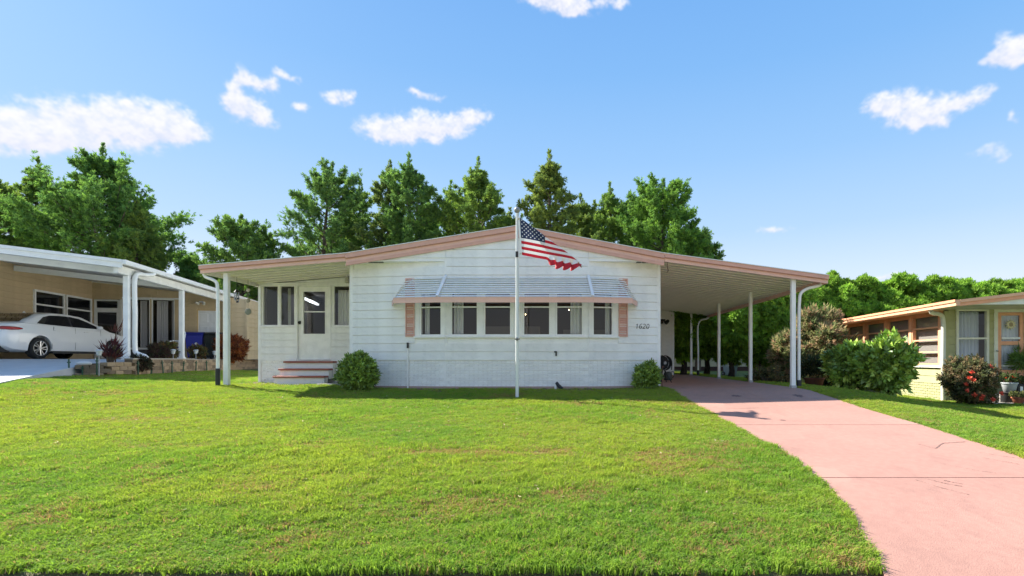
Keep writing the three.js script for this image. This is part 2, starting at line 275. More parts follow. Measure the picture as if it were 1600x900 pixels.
  for (const [x, z, a, b, s] of [[3.52, 1.75, 0.12, 0.13, 5], [4.78, 1.75, 0.1, 0.2, 6], [2.75, 0.35, 0.06, 0.05, 7], [3.45, 4.2, 0.05, 0.04, 9], [5.1, 7.75, 0.018, 0.018, 10]]) mesh('oil_stain', [blot(x, z, a, b, s)], Mb, road);
}
{ // the left neighbour's pale drive and pad, standing above the lawn
  const M = mat([0.52, 0.53, 0.54], 0.7, { map: rep(T_PAINT, 2.1), bumpMap: rep(T_BUMP, 0.3), bumpScale: 0.002 });
  const o = struct(mesh('neighbour_driveway', [slab(-14, 12.5, () => -12, (z) => z > 0.3 ? -0.35 + 0.08 * Math.max(0, z - 1) : 0.3, padTop, 0.55, 8, 0.4)], M), 'pale blue-grey concrete drive of the left neighbour');
  o.position.set(...LN.o); o.rotation.y = LN.t;
}
const T_WORN = noiseTex(512, (u, v) => { const a = fbm(u * 7, v * 7, 6, 7), b = fbm(u * 30, v * 30, 4, 30), s = sstep(0.62, 0.74, a) * 0.16 * b + sstep(0.68, 0.8, b) * 0.14; return [1 - s, 1 - s * 1.15, 1 - s * 1.3]; });   // scuffed paint
// ---------------------------------------------------------------- shared building kit
const boardCache = {};
function boardGeo(len, h, t = 0.026) { const k = [len.toFixed(3), h, t].join(); if (!boardCache[k]) { const g = clean(prism([[0, 0], [t, 0], [t, 0.012], [t * 0.7, h - 0.010], [0, h - 0.010]].map(([a, b]) => [-a, b]), len)); g.rotateY(Math.PI / 2); boardCache[k] = metreUV(g); } return boardCache[k]; }
// a wall from A to B (plan points, seen from outside A is left): slab with openings, lap boards as pieces
function wallSeg(parent, A, B, y0, top, o = {}) {
  const dx = B[0] - A[0], dz = B[1] - A[1], L = Math.hypot(dx, dz), openings = o.openings || [], t = o.thick || 0.09;
  const n = 12, out = [[0, y0], [L, y0]]; for (let k = n; k >= 0; k--) out.push([L * k / n, top(L * k / n)]);
  const w = mesh(o.name || 'wall', [prism(out, t, -t, openings.map(([u0, u1, a, b]) => [[u0, a], [u1, a], [u1, b], [u0, b]]))], o.backMat || o.mat, parent);
  w.position.set(A[0], 0, A[1]); w.rotation.y = -Math.atan2(dz, dx);
  if (o.boards !== false) {
    const h = o.h || 0.195, mats = [].concat(o.mat), r = mulberry(Math.round(L * 1000) + 7);
    for (let y = o.b0 ?? y0; y < 9; y += h) {
      let u0 = o.pad || 0, u1 = L - (o.pad || 0);
      // span under the roof line
      const ok = (u) => top(u) - (o.under || 0.03) >= Math.min(y + h, o.yMax ?? 99);
      const N = 200; let a = -1, b = -1; for (let k = 0; k <= N; k++) { const u = mix(u0, u1, k / N); if (ok(u)) { if (a < 0) a = u; b = u; } }
      if (a < 0 || b - a < 0.05) { if (y > y0 + h) break; continue; }
      let runs = [[a, b]];
      for (const [p, q, c, d] of openings) if (y < d - 0.01 && y + h > c + 0.01) runs = runs.flatMap(([s, e]) => q <= s || p >= e ? [[s, e]] : [[s, p], [q, e]].filter(([x, z]) => z - x > 0.02));
      const hh = o.yMax && y + h > o.yMax ? o.yMax - y : h; if (hh < 0.02) break;
      for (const [s, e] of runs) { const m = mesh('siding_board', boardGeo(e - s, +(hh - 0.002).toFixed(3)), mats[Math.floor(r() * mats.length)], w); m.position.set(s, y, 0); }
    }
  }
  return w;
}
const M_GLASS = phys([1, 1, 1], 0.03, { transmission: 1, thickness: 0, ior: 1.45, side: THREE.DoubleSide });
const paneGeo = (w, h, x, y, z) => clean(new THREE.PlaneGeometry(w, h).translate(x, y, z));
const M_DARKGLASS = phys([0.012, 0.013, 0.015], 0.04, { ior: 1.5 });
const M_CURTAIN = mat([0.62, 0.62, 0.58], 0.95, { side: THREE.DoubleSide });
function curtain(w, h, folds, depth = 0.03) { const g = new THREE.PlaneGeometry(w, h, folds * 8, 1), p = g.attributes.position; for (let i = 0; i < p.count; i++) p.setZ(i, Math.sin((p.getX(i) / w + 0.5) * folds * 6.283) * depth + 0.012 * Math.sin(p.getX(i) * 31)); g.computeVertexNormals(); return g; }
// a window filling an opening of a wall part: sizes in the wall's own axes; rails = heights of cross bars (0..1)
function windowIn(parent, wall, u0, u1, y0, y1, o = {}) {
  const f = o.f || 0.035, m = o.mat, dep = o.depth || 0.06, w = u1 - u0, h = y1 - y0, z = o.z ?? -0.035;
  const g = [box(f, h, dep, u0 + f / 2, y0 + h / 2, z), box(f, h, dep, u1 - f / 2, y0 + h / 2, z), box(w - 2 * f, f, dep, u0 + w / 2, y0 + f / 2, z), box(w - 2 * f, f, dep, u0 + w / 2, y1 - f / 2, z)];
  const win = mesh('window', g, m, parent); win.position.copy(wall.position); win.rotation.copy(wall.rotation);
  const rails = o.rails || [], ys = [y0 + f, ...rails.flatMap((t) => [y0 + h * t - f * 0.4, y0 + h * t + f * 0.4]), y1 - f];
  for (const t of rails) mesh('rail', [box(w - 2 * f, f * 0.8, dep * 0.8, u0 + w / 2, y0 + h * t, z + 0.004)], o.railMat || m, win);
  for (let k = 0; k < ys.length; k += 2) mesh('pane', [paneGeo(w - 2 * f, ys[k + 1] - ys[k], u0 + w / 2, (ys[k] + ys[k + 1]) / 2, z)], o.glass || M_GLASS, win);
  for (const [a, b, c, d] of o.curtains || []) { const q = mesh('curtain', clean(curtain(b - a, d - c, Math.max(2, Math.round((b - a) / 0.09)))), o.cmat || M_CURTAIN, win); q.position.set((a + b) / 2, (c + d) / 2, -0.22); }
  return win;
}
const room = (x0, x1, y0, y1, z0, z1, t = 0.06) => [span(x0, x1, y0 - t, y0, z0, z1), span(x0, x1, y1, y1 + t, z0, z1), span(x0, x1, y0, y1, z0, z0 + t), span(x0, x0 + t, y0, y1, z0 + t, z1), span(x1 - t, x1, y0, y1, z0 + t, z1)];

// ---------------------------------------------------------------- the white house
const M_WHITE = [0.90, 0.885, 0.845].map((c) => c), wv = (k) => mat(M_WHITE.map((c) => c * k), 0.55, { map: rep(T_PAINT, 1.7), bumpMap: rep(T_BUMP, 0.25), bumpScale: 0.0012 });
const M_SIDING = [wv(1), wv(0.985), wv(0.965)], M_TRIM = mat([0.90, 0.88, 0.84], 0.4, { map: rep(T_PAINT, 0.9) });
const M_PINK = mat([0.80, 0.49, 0.40], 0.45, { map: rep(T_PAINT, 1.3) }), M_PINKD = mat([0.71, 0.385, 0.30], 0.5, { map: rep(T_PAINT, 0.8) }), M_ROOF = mat([0.80, 0.79, 0.77], 0.5, { map: rep(T_PAINT, 2.3) });
const M_BLACK = mat([0.02, 0.02, 0.022], 0.5), M_CEIL = mat([0.88, 0.83, 0.76], 0.45, { map: rep(T_PAINT, 1.1) });
const house = thing('mobile_home', 'white lap-sided home with pink trim, carport and flag pole in front', 'house');
const rl = { L: [-8.27, 2.77], bl: [-4.95, 3.05], r: [-1.02, 3.68], br: [2.3, 3.05], R: [6.03, 2.55] };
const lineY = (p, q, x) => p[1] + (q[1] - p[1]) * (x - p[0]) / (q[0] - p[0]);
const roofTop = (x) => x < rl.bl[0] ? lineY(rl.L, rl.bl, x) : x < rl.r[0] ? lineY(rl.bl, rl.r, x) : x < rl.br[0] ? lineY(rl.r, rl.br, x) : lineY(rl.br, rl.R, x);
const PA = [-5.01, 0], PB = [-2.68, 0.4], PC = [0.57, 0.4], PD = [2.27, 0], FZ = 0.43;        // plan of the shallow bay front
{
  // roof sheets
  const sheet = (name, pts, t, z0, z1, m) => mesh(name, [prism([...pts, ...pts.slice().reverse().map(([x, y]) => [x, y - t])], z1 - z0, z0)], m, house);
  sheet('roof', [rl.bl, rl.r, rl.br], 0.05, -13.4, FZ, M_ROOF);
  sheet('porch_roof', [[rl.L[0] + 0.01, rl.L[1]], [rl.bl[0] - 0.004, rl.bl[1]]], 0.045, -13.4, FZ, M_ROOF);
  sheet('carport_roof', [[rl.br[0] + 0.004, rl.br[1]], [rl.R[0] - 0.01, rl.R[1]]], 0.045, -13.4, FZ, M_ROOF);
  // fascia boards with a moulded upper lip
  const fascia = (a, b, up, low) => { // up, low: offsets of top and bottom under the roof line
    const f = mesh('fascia', [prism([[a[0], a[1] + 0.004], [b[0], b[1] + 0.004], [b[0], b[1] - low], [a[0], a[1] - low]], 0.022, FZ + 0.002)], M_PINK, house);
    mesh('moulding', [prism([[a[0], a[1] + 0.008], [b[0], b[1] + 0.008], [b[0], b[1] - up], [a[0], a[1] - up]], 0.05, FZ + 0.025), prism([[a[0], a[1] - up - 0.004], [b[0], b[1] - up - 0.004], [b[0], b[1] - up - 0.014], [a[0], a[1] - up - 0.014]], 0.018, FZ + 0.0245)], M_PINKD, f);
    mesh('drip_edge', [prism([[a[0], a[1] + 0.026], [b[0], b[1] + 0.026], [b[0], b[1] + 0.010], [a[0], a[1] + 0.010]], 0.09, FZ)], M_ROOF, f);
    if (low > 0.2) mesh('lower_band', [prism([[a[0], a[1] - low + 0.075], [b[0], b[1] - low + 0.075], [b[0], b[1] - low], [a[0], a[1] - low]], 0.012, FZ + 0.025)], M_PINKD, f);
    return f;
  };
  const e = 0.003;
  fascia(rl.L, [rl.bl[0] - e, rl.bl[1]], 0.065, 0.155); fascia([rl.bl[0] + e, rl.bl[1]], rl.r, 0.095, 0.26); fascia([rl.r[0] + e, rl.r[1]], [rl.br[0] - e, rl.br[1]], 0.095, 0.26); fascia([rl.br[0] + e, rl.br[1]], rl.R, 0.075, 0.165);
  // eaves along the sides
  mesh('eave_gutter', [span(rl.R[0] - 0.06, rl.R[0], 2.385, 2.515, -13.4, FZ - 0.004)], M_PINK, house); mesh('eave_gutter', [span(rl.L[0], rl.L[0] + 0.06, 2.615, 2.735, -13.4, FZ - 0.004)], M_TRIM, house);
  
  // pan ceilings: each pan a piece
  const pans = (name, x0, x1, z0, z1, w) => {
    const c = new THREE.Group(); c.name = name; house.add(c); const len = x1 - x0;
    for (let z = z1; z - w > z0; z -= w) {
      const y = (x) => roofTop(x) - 0.075, g = merge([prism([[x0, y(x0)], [x1, y(x1)], [x1, y(x1) + 0.02], [x0, y(x0) + 0.02]], w - 0.012, z - w + 0.006), prism([[x0, y(x0) - 0.018], [x1, y(x1) - 0.018], [x1, y(x1) + 0.012], [x0, y(x0) + 0.012]], 0.014, z - w - 0.007)]);
      mesh('ceiling_pan', g, M_CEIL, c);
    }
    return c;
  };
  pans('carport_ceiling', 2.31, 5.965, -12.6, FZ - 0.01, 0.30); pans('porch_ceiling', -8.2, -4.97, -1.75, FZ - 0.01, 0.30);
  // front walls
  const seg = (A, B, o) => wallSeg(house, A, B, 0.05, o.top, { mat: M_SIDING, backMat: M_TRIM, b0: 0.64, ...o });
  const SOF = 2.92;
  const LA = Math.hypot(PB[0] - PA[0], PB[1]), LC = Math.hypot(PD[0] - PC[0], PD[1] - PC[1]), LB = PC[0] - PB[0];
  const WY0 = 1.19, WY1 = 2.22, wl = LA - 0.75, wr = 0.72;
  const w1 = seg(PA, PB, { top: () => SOF, yMax: SOF, under: 0, openings: [[wl, LA - 0.03, WY0, WY1]] });
  const w2 = seg(PB, PC, { top: (u) => roofTop(PB[0] + u) - 0.04, openings: [[0.03, LB - 0.03, WY0, WY1]] });
  const w3 = seg(PC, PD, { top: () => SOF, yMax: SOF, under: 0, openings: [[0.03, wr, WY0, WY1]] });
  // gable wings over the angled sides, with soffits and vents
  const wing = (xa, xb) => wallSeg(house, [xa, 0.4], [xb, 0.4], SOF, (u) => roofTop(xa + u) - 0.04, { mat: M_SIDING, backMat: M_TRIM, name: 'gable_wall', thick: 0.05, b0: 0.64 + 12 * 0.195 });
  wing(-4.9, PB[0] - 0.004); wing(PC[0] + 0.004, 2.25);
  const soffit = (pts) => { const g = prism(pts.map(([x, z]) => [x, -z]), 0.02); g.rotateX(-Math.PI / 2); return mesh('soffit', [g.translate(0, SOF - 0.021, 0)], M_TRIM, house); };
  const s1 = soffit([[-4.98, -0.02], [PB[0], 0.40], [PB[0] - 0.01, FZ - 0.004], [-4.98, FZ - 0.004]]), s2 = soffit([[PC[0], 0.40], [2.26, -0.02], [2.26, FZ - 0.004], [PC[0] + 0.01, FZ - 0.004]]);
  for (const [s, xc] of [[s1, -4.32], [s2, 1.86]]) for (let k = 0; k < 3; k++) mesh('soffit_vent', [box(0.105, 0.012, 0.07, xc + (k - 1) * 0.12, SOF - 0.028, 0.3)], M_BLACK, s);
  // corner trims
  for (const [x, z, y1, tw] of [[PA[0] + 0.015, 0.012, SOF - 0.022, 0.075], [PD[0] - 0.015, 0.012, SOF - 0.022, 0.075]]) mesh('corner_trim', [span(x - tw / 2, x + tw / 2, 0.03, y1, z - 0.05, z + 0.022)], M_TRIM, house);
  for (const x of [PB[0], PC[0]]) { mesh('corner_trim', [span(x - 0.03, x + 0.03, 2.59, 2.93, 0.39, 0.424)], M_TRIM, house); mesh('corner_trim', [span(x - 0.022, x + 0.022, 0.63, 1.19, 0.38, 0.421)], M_TRIM, house); }
  // painted brick skirting, each brick a piece
  const bw = 0.2, bh = 0.066, bg = metreUV(clean(chamfer(bw, bh, 0.03, 0.004))), bgHalf = metreUV(clean(chamfer(0.095, bh, 0.03, 0.004))), Mb = [0.93, 0.97, 0.90].map((k) => { const m = wv(k); m.map = rep(T_WORN, 0.83); return m; }), Mmix = wv(0.9);
  const r = mulberry(9);
  for (const [A, B] of [[PA, PB], [PB, PC], [PC, PD]]) {
    const L = Math.hypot(B[0] - A[0], B[1] - A[1]), sk = mesh('brick_skirting', [span(0, L, -0.08, 0.636, -0.1, -0.006)], Mmix, house);
    sk.position.set(A[0], 0, A[1]); sk.rotation.y = -Math.atan2(B[1] - A[1], B[0] - A[0]);
    for (let k = 0; k < 8; k++) { const off = k % 2 ? 0.105 : 0, y = 0.018 + k * 0.0765 + 0.033;
      if (off) { const b = mesh('brick', bgHalf, Mb[Math.floor(r() * 3)], sk); b.position.set(0.052, y, -0.006); }
      for (let u = off + 0.005; u + bw <= L; u += 0.21) { const b = mesh('brick', bg, Mb[Math.floor(r() * 3)], sk); b.position.set(u + bw / 2, y, -0.006 + (r() - 0.5) * 0.005); b.rotation.y = (r() - 0.5) * 0.012; } }
  }
  mesh('footing', [prism([[PA[0] - 0.02, -0.0], [PB[0], 0.0], [PC[0], 0], [PD[0] + 0.02, 0]].map(([x], i) => [x, -[0.035, 0.435, 0.435, 0.035][i]]).concat([[2.2, 0.3], [-4.9, 0.3]]), 0.09).rotateX(-Math.PI / 2).translate(0, -0.05, 0)], mat([0.55, 0.38, 0.32], 0.9, { map: rep(T_GRAIN, 0.5) }), house);
  // window band: jamb panels and windows
  const jamb = (w, u0, u1) => { mesh('window_jamb', [box(u1 - u0, WY1 - WY0, 0.05, (u0 + u1) / 2, (WY0 + WY1) / 2, -0.012), ...(u1 - u0 > 0.12 ? [box(0.012, WY1 - WY0, 0.01, u0 + 0.045, (WY0 + WY1) / 2, 0.017), box(0.012, WY1 - WY0, 0.01, u1 - 0.045, (WY0 + WY1) / 2, 0.017)] : [])], M_TRIM, w); };
  const wo = (cur) => ({ mat: M_TRIM, rails: [0.645], f: 0.04, depth: 0.07, z: -0.03, curtains: cur });
  const cy = [1.25, 2.2];
  jamb(w1, wl, wl + 0.10); jamb(w1, LA - 0.09, LA - 0.03); windowIn(house, w1, wl + 0.102, LA - 0.092, WY0, WY1, wo([[wl + 0.14, wl + 0.26, ...cy]]));
  jamb(w3, 0.03, 0.09); jamb(w3, wr - 0.10, wr); windowIn(house, w3, 0.092, wr - 0.102, WY0, WY1, wo([[wr - 0.24, wr - 0.13, ...cy]]));
  const xc = [725.5, 777.5, 838.5, 890].map((p) => PX(p, 12.15) - PB[0]), hw = 0.325; let prev = 0.03;
  xc.forEach((c, i) => { jamb(w2, prev, c - hw - 0.002); windowIn(house, w2, c - hw, c + hw, WY0, WY1, wo([[[c - hw + 0.04, c - 0.06, ...cy]], [], [], [[c + 0.02, c + hw - 0.03, ...cy]]][i])); prev = c + hw + 0.002; });
  jamb(w2, prev, LB - 0.03);
  for (const [w, a, b] of [[w1, wl - 0.02, LA], [w2, 0, LB], [w3, 0, wr + 0.02]]) mesh('window_sill', [box(b - a, 0.035, 0.07, (a + b) / 2, WY0 - 0.02, 0.02)], M_TRIM, w), mesh('window_head', [box(b - a, 0.04, 0.03, (a + b) / 2, WY1 + 0.02, 0.014)], M_TRIM, w);
  // shutters with louvres
  const shutter = (w, u) => { const s = mesh('shutter', [box(0.022, 1.35, 0.03, u - 0.099, 1.855, 0.03), box(0.022, 1.35, 0.03, u + 0.099, 1.855, 0.03), box(0.176, 0.03, 0.03, u, 1.195, 0.03), box(0.176, 0.03, 0.03, u, 2.515, 0.03), box(0.176, 1.29, 0.006, u, 1.855, 0.02)], M_PINKD, w); for (let k = 0; k < 30; k++) { const g = box(0.174, 0.034, 0.006); g.rotateX(-0.5); mesh('louvre', [g.translate(u, 1.235 + k * 0.0428, 0.03)], M_PINKD, s); } };
  shutter(w1, wl - 0.115); shutter(w3, wr + 0.115);
  // slatted awning over the bay: three faces and two end wings
  const aw = new THREE.Group(); aw.name = 'awning'; house.add(aw);
  const proj = 0.65, yT = 2.56, yB = 2.0, ext = 0.04;
  const off = (P, d, nrm) => [P[0] + nrm[0] * d, P[1] + nrm[1] * d];
  const nL = [-(PB[1] - PA[1]) / LA, (PB[0] - PA[0]) / LA], nR = [-(PD[1] - PC[1]) / LC, (PD[0] - PC[0]) / LC];
  const miter = (P, n) => { const m = [n[0], n[1] + 1], k = 1 / (m[1]); return (d) => [P[0] + m[0] * d * k, P[1] + d]; };
  const mB = miter(PB, nL), mC = miter(PC, nR);
  const tL = [(PB[0] - PA[0]) / LA, (PB[1] - PA[1]) / LA], tR = [(PD[0] - PC[0]) / LC, (PD[1] - PC[1]) / LC];
  const endL = (d) => { const b = mB(d), s = 0.78 + d * 0.33; return [b[0] - tL[0] * s, b[1] - tL[1] * s]; }, endR = (d) => { const c = mC(d), s = 0.68 + d * 0.33; return [c[0] + tR[0] * s, c[1] + tR[1] * s]; };
  const NS = 9, M_SLAT = mat([0.90, 0.87, 0.82], 0.4, { map: rep(T_PAINT, 0.8) });
  const y_at = (d) => mix(yT, yB, d / proj), P3 = (p, d, dy = 0) => [p[0], y_at(d) + dy, p[1]];
  const quad = (a, b, c, d, t = 0.006) => { // thin plate with corners a b c d
    const A = [a, b, c, d].map((p) => V(...p)), n = A[1].clone().sub(A[0]).cross(A[3].clone().sub(A[0])).normalize().multiplyScalar(t), pos = [], idx = [0, 1, 2, 0, 2, 3, 4, 6, 5, 4, 7, 6, 0, 4, 5, 0, 5, 1, 1, 5, 6, 1, 6, 2, 2, 6, 7, 2, 7, 3, 3, 7, 4, 3, 4, 0];
    for (const p of A) pos.push(p.x, p.y, p.z); for (const p of A) pos.push(p.x - n.x, p.y - n.y, p.z - n.z);
    const g = new THREE.BufferGeometry(); g.setAttribute('position', new THREE.Float32BufferAttribute(pos, 3)); g.setIndex(idx); const q = g.toNonIndexed(); q.computeVertexNormals(); q.setAttribute('uv', new THREE.Float32BufferAttribute(new Float32Array(72), 2)); return q;
  };
  for (let k = 0; k < NS; k++) {
    const d0 = 0.03 + k * (proj - 0.03) / NS, d1 = d0 + (proj - 0.03) / NS * 0.80, up = 0.016, lo = 0.010;
    for (const [a, b] of [[endL, mB], [mB, mC], [mC, endR]]) mesh('slat', [quad(P3(a(d1), d1, lo), P3(b(d1), d1, lo), P3(b(d0), d0, -up + 0.012), P3(a(d0), d0, -up + 0.012))], M_SLAT, aw);
    // end wings fall back to the wall
    const wl2 = (d) => { const e2 = endL(d), h = 0.16 + 0.22 * d / proj; return [e2[0] - h * tL[0] - d * nL[0], e2[1] - h * tL[1] - d * nL[1] + 0.03]; }, wr2 = (d) => { const e2 = endR(d), h = 0.16 + 0.22 * d / proj; return [e2[0] + h * tR[0] - d * nR[0], e2[1] + h * tR[1] - d * nR[1] + 0.03]; };
    mesh('slat', [quad(P3(wl2(d1), d1, lo), P3(endL(d1), d1, lo), P3(endL(d0), d0, -up + 0.012), P3(wl2(d0), d0, -up + 0.012))], M_SLAT, aw);
    mesh('slat', [quad(P3(endR(d1), d1, lo), P3(wr2(d1), d1, lo), P3(wr2(d0), d0, -up + 0.012), P3(endR(d0), d0, -up + 0.012))], M_SLAT, aw);
  }
  for (const f of [mB, mC]) mesh('rafter', [bar(P3(f(0.02), 0.02, 0.035), P3(f(proj), proj, 0.035), 0.062, 0.02), bar(P3(f(0.02), 0.02, -0.05), P3(f(proj - 0.02), proj - 0.02, -0.05), 0.03, 0.03)], M_TRIM, aw);
  for (const f of [endL, endR]) mesh('rafter', [bar(P3(f(0.02), 0.02, -0.045), P3(f(proj - 0.02), proj - 0.02, -0.045), 0.025, 0.025)], M_TRIM, aw);
  for (const [a, b] of [[endL, mB], [mB, mC], [mC, endR]]) { const p = a(proj + 0.012), q = b(proj + 0.012); mesh('valance', [bar([p[0], yB - 0.055, p[1]], [q[0], yB - 0.055, q[1]], 0.018, 0.115), bar([p[0], yB - 0.005, p[1] + 0.012], [q[0], yB - 0.005, q[1] + 0.012], 0.012, 0.022)], M_PINK, aw); }
  for (const [f, n] of [[endL, [-0.36 * tL[0] - proj * nL[0], -0.36 * tL[1] - proj * nL[1]]], [endR, [0.36 * tR[0] - proj * nR[0], 0.36 * tR[1] - proj * nR[1]]]]) { const p = f(proj + 0.01); mesh('valance', [bar([p[0], yB - 0.055, p[1]], [p[0] + n[0], yB - 0.055, p[1] + n[1] + 0.05], 0.016, 0.11)], M_PINK, aw); }
  // side walls, back wall, room behind the windows
  mesh('side_wall', [span(-5.06, -4.99, 0, 2.9, -13, -0.11)], M_SIDING[0], house); mesh('side_wall', [span(2.17, 2.24, 0, 2.9, -13, -0.11)], M_SIDING[0], house); mesh('back_wall', [span(-8.1, 4.5, 0, 2.6, -13.2, -13.02)], M_SIDING[1], house);
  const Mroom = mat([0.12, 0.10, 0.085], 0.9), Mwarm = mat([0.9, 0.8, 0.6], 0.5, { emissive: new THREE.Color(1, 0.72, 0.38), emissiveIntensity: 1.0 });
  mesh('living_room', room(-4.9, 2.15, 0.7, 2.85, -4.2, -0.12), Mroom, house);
  for (const [px, py] of [[821, 491], [889, 484]]) { // two lit lamps seen through the bay windows
    const D = 14.2, x = PX(px, D), y = PY(py, D), l = mesh('lamp_bulb', [new THREE.SphereGeometry(0.018, 12, 8).translate(x, y, ZD(D))], Mwarm, house); mesh('lamp_cord', [cyl(0.006, 0.006, 2.84 - y - 0.03, x, y + 0.03, ZD(D), 6)], M_BLACK, l);
    const p = new THREE.PointLight(new THREE.Color(1, 0.75, 0.45), 0.12); p.position.set(x, y - 0.06, ZD(D)); p.castShadow = true; scene.add(p);
  }
  // furniture inside, half seen through the panes
  mesh('sofa_back', [span(-2.2, -0.6, 0.7, 1.5, -1.3, -1.0), span(0.0, 1.1, 0.7, 1.42, -1.6, -1.1)], mat([0.22, 0.19, 0.15], 0.95), house);

  // ---- enclosed porch on the left
  const zp = -1.75, PT = (x) => roofTop(x) - 0.1, PL = -8.19, ptop = (u) => PT(PL + u), dL = 7.19 - 0.0;
  const dx0 = PX(463, 14.3), dx1 = PX(517.5, 14.3), U = (x) => x - PL, yb = 0.65, wt = 2.655, wb = 1.555;
  const a0 = PX(409.5, 14.3), a1 = PX(436, 14.3), a2 = PX(463, 14.3) - 0.03, b0 = PX(519.5, 14.3) + 0.0, b1 = PX(547, 14.3);
  const opens = [[U(a0), U(a1) - 0.012, wb, wt], [U(a1) + 0.012, U(a2), wb, wt], [U(dx0) + 0.01, U(dx1) - 0.01, 0.64, 2.66], [U(b0) + 0.01, U(b1), wb, wt], [U(b1) + 0.03, U(-5.15), wb, wt]];
  const pw = wallSeg(house, [PL, zp], [-5.06, zp], 0.05, ptop, { mat: M_SIDING, backMat: M_TRIM, b0: 0.62, h: 0.187, yMax: wb - 0.02, openings: opens });
  for (const k of [0, 1, 3, 4]) windowIn(house, pw, opens[k][0], opens[k][1], wb, wt, { mat: M_TRIM, f: 0.03, curtains: k === 1 ? [[opens[1][0] + 0.12, opens[1][0] + 0.2, 1.6, 2.6], [opens[1][0] + 0.3, opens[1][0] + 0.36, 1.6, 2.6]] : k > 2 ? [[opens[k][0] + 0.05, opens[k][1] - 0.03, 1.6, 2.55]] : [] });
  mesh('window_sill', [box(U(a2) - U(a0) + 0.1, 0.03, 0.06, (U(a0) + U(a2)) / 2, wb - 0.014, 0.02)], M_TRIM, pw); mesh('window_sill', [box(U(-5.08) - U(b0), 0.03, 0.06, (U(b0) + U(-5.08)) / 2, wb - 0.014, 0.02)], M_TRIM, pw);
  mesh('porch_trim', [box(U(-5.08), 0.05, 0.03, U(-5.08) / 2, wt + 0.035, 0.016), box(0.07, 2.6, 0.04, 0.03, 1.34, 0.012)], M_TRIM, pw);
  { // entry door: leaf with two glazed lights, knob, frame
    const u0 = U(dx0) + 0.045, u1 = U(dx1) - 0.045, gx0 = U(PX(474, 14.3)), gx1 = U(PX(507.5, 14.3)), gy0 = PY(521.5, 14.3), gm = PY(487, 14.3), gy1 = PY(455.5, 14.3);
    const dr = mesh('door', [prism([[u0, 0.66], [u1, 0.66], [u1, 2.62], [u0, 2.62]], 0.04, -0.06, [[[gx0, gy0], [gx1, gy0], [gx1, gm - 0.015], [gx0, gm - 0.015]], [[gx0, gm + 0.015], [gx1, gm + 0.015], [gx1, gy1], [gx0, gy1]]])], M_TRIM, house);
    dr.position.copy(pw.position); dr.rotation.copy(pw.rotation);
    mesh('pane', [paneGeo(gx1 - gx0, gm - gy0 - 0.015, (gx0 + gx1) / 2, (gm + gy0 - 0.015) / 2, -0.04)], M_GLASS, dr); mesh('pane', [paneGeo(gx1 - gx0, gy1 - gm - 0.015, (gx0 + gx1) / 2, (gm + gy1 + 0.015) / 2, -0.04)], M_GLASS, dr);
    mesh('pane_bead', [box(gx1 - gx0 + 0.05, 0.022, 0.014, (gx0 + gx1) / 2, gy0 - 0.012, -0.014), box(gx1 - gx0 + 0.05, 0.022, 0.014, (gx0 + gx1) / 2, gy1 + 0.012, -0.014), box(0.022, gy1 - gy0, 0.014, gx0 - 0.012, (gy0 + gy1) / 2, -0.014), box(0.022, gy1 - gy0, 0.014, gx1 + 0.012, (gy0 + gy1) / 2, -0.014)], M_TRIM, dr);
    mesh('knob', [new THREE.SphereGeometry(0.034, 14, 10).translate(u0 + 0.045, PY(504, 14.3), 0.03), box(0.045, 0.09, 0.014, u0 + 0.045, PY(504, 14.3), -0.014)], M_BLACK, dr);
    mesh('door_frame', [box(0.045, 2.03, 0.1, u0 - 0.0235, 1.665, -0.02), box(0.045, 2.03, 0.1, u1 + 0.0235, 1.665, -0.02), box(u1 - u0 - 0.002, 0.035, 0.1, (u0 + u1) / 2, 2.64, -0.02), box(u1 - u0 - 0.002, 0.02, 0.12, (u0 + u1) / 2, 0.647, -0.01)], M_TRIM, dr);
  }
  { // porch brick base, bricks joined
    const L = PL, g = []; for (let k = 0; k < 7; k++) for (let u = (k % 2 ? 0.105 : 0) + 0.004; u + 0.2 < 3.12; u += 0.21) g.push(chamfer(0.2, 0.066, 0.03, 0.004).translate(u + 0.1, 0.12 + k * 0.0765, -0.006));
    const sk = mesh('porch_skirting', [span(0, 3.12, -0.08, 0.62, -0.1, -0.006)], Mmix, house); sk.position.set(L, 0, zp); const b = mesh('bricks', g, Mb[1], sk); b.userData.kind = 'stuff';
  }
  mesh('side_wall', [span(-8.19, -8.11, 0, 2.62, -13, zp - 0.1)], M_SIDING[1], house);
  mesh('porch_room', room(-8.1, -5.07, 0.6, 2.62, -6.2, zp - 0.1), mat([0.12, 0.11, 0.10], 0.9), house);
  { const Mt = mat([0.9, 0.95, 1], 0.5, { emissive: new THREE.Color(0.9, 0.97, 1), emissiveIntensity: 0.42 }), l = mesh('tube_lamp', [bar([-7.52, 2.42, -2.85], [-7.92, 2.42, -4.6], 0.07, 0.035)], Mt, house); mesh('tube_housing', [bar([-7.51, 2.50, -2.8], [-7.93, 2.50, -4.65], 0.12, 0.09)], M_TRIM, l); const p = new THREE.PointLight(new THREE.Color(0.9, 0.97, 1), 0.1); p.position.set(-7.7, 2.32, -3.7); p.castShadow = true; scene.add(p); }
  { const l = mesh('porch_light', [box(0.1, 0.14, 0.03, -5.78, 2.79, zp + 0.03), new THREE.CylinderGeometry(0.05, 0.06, 0.13, 14).translate(-5.78, 2.77, zp + 0.1)], mat([0.5, 0.47, 0.40], 0.4), house); mesh('cap', [new THREE.ConeGeometry(0.065, 0.05, 14).translate(-5.78, 2.86, zp + 0.1)], M_TRIM, l); }

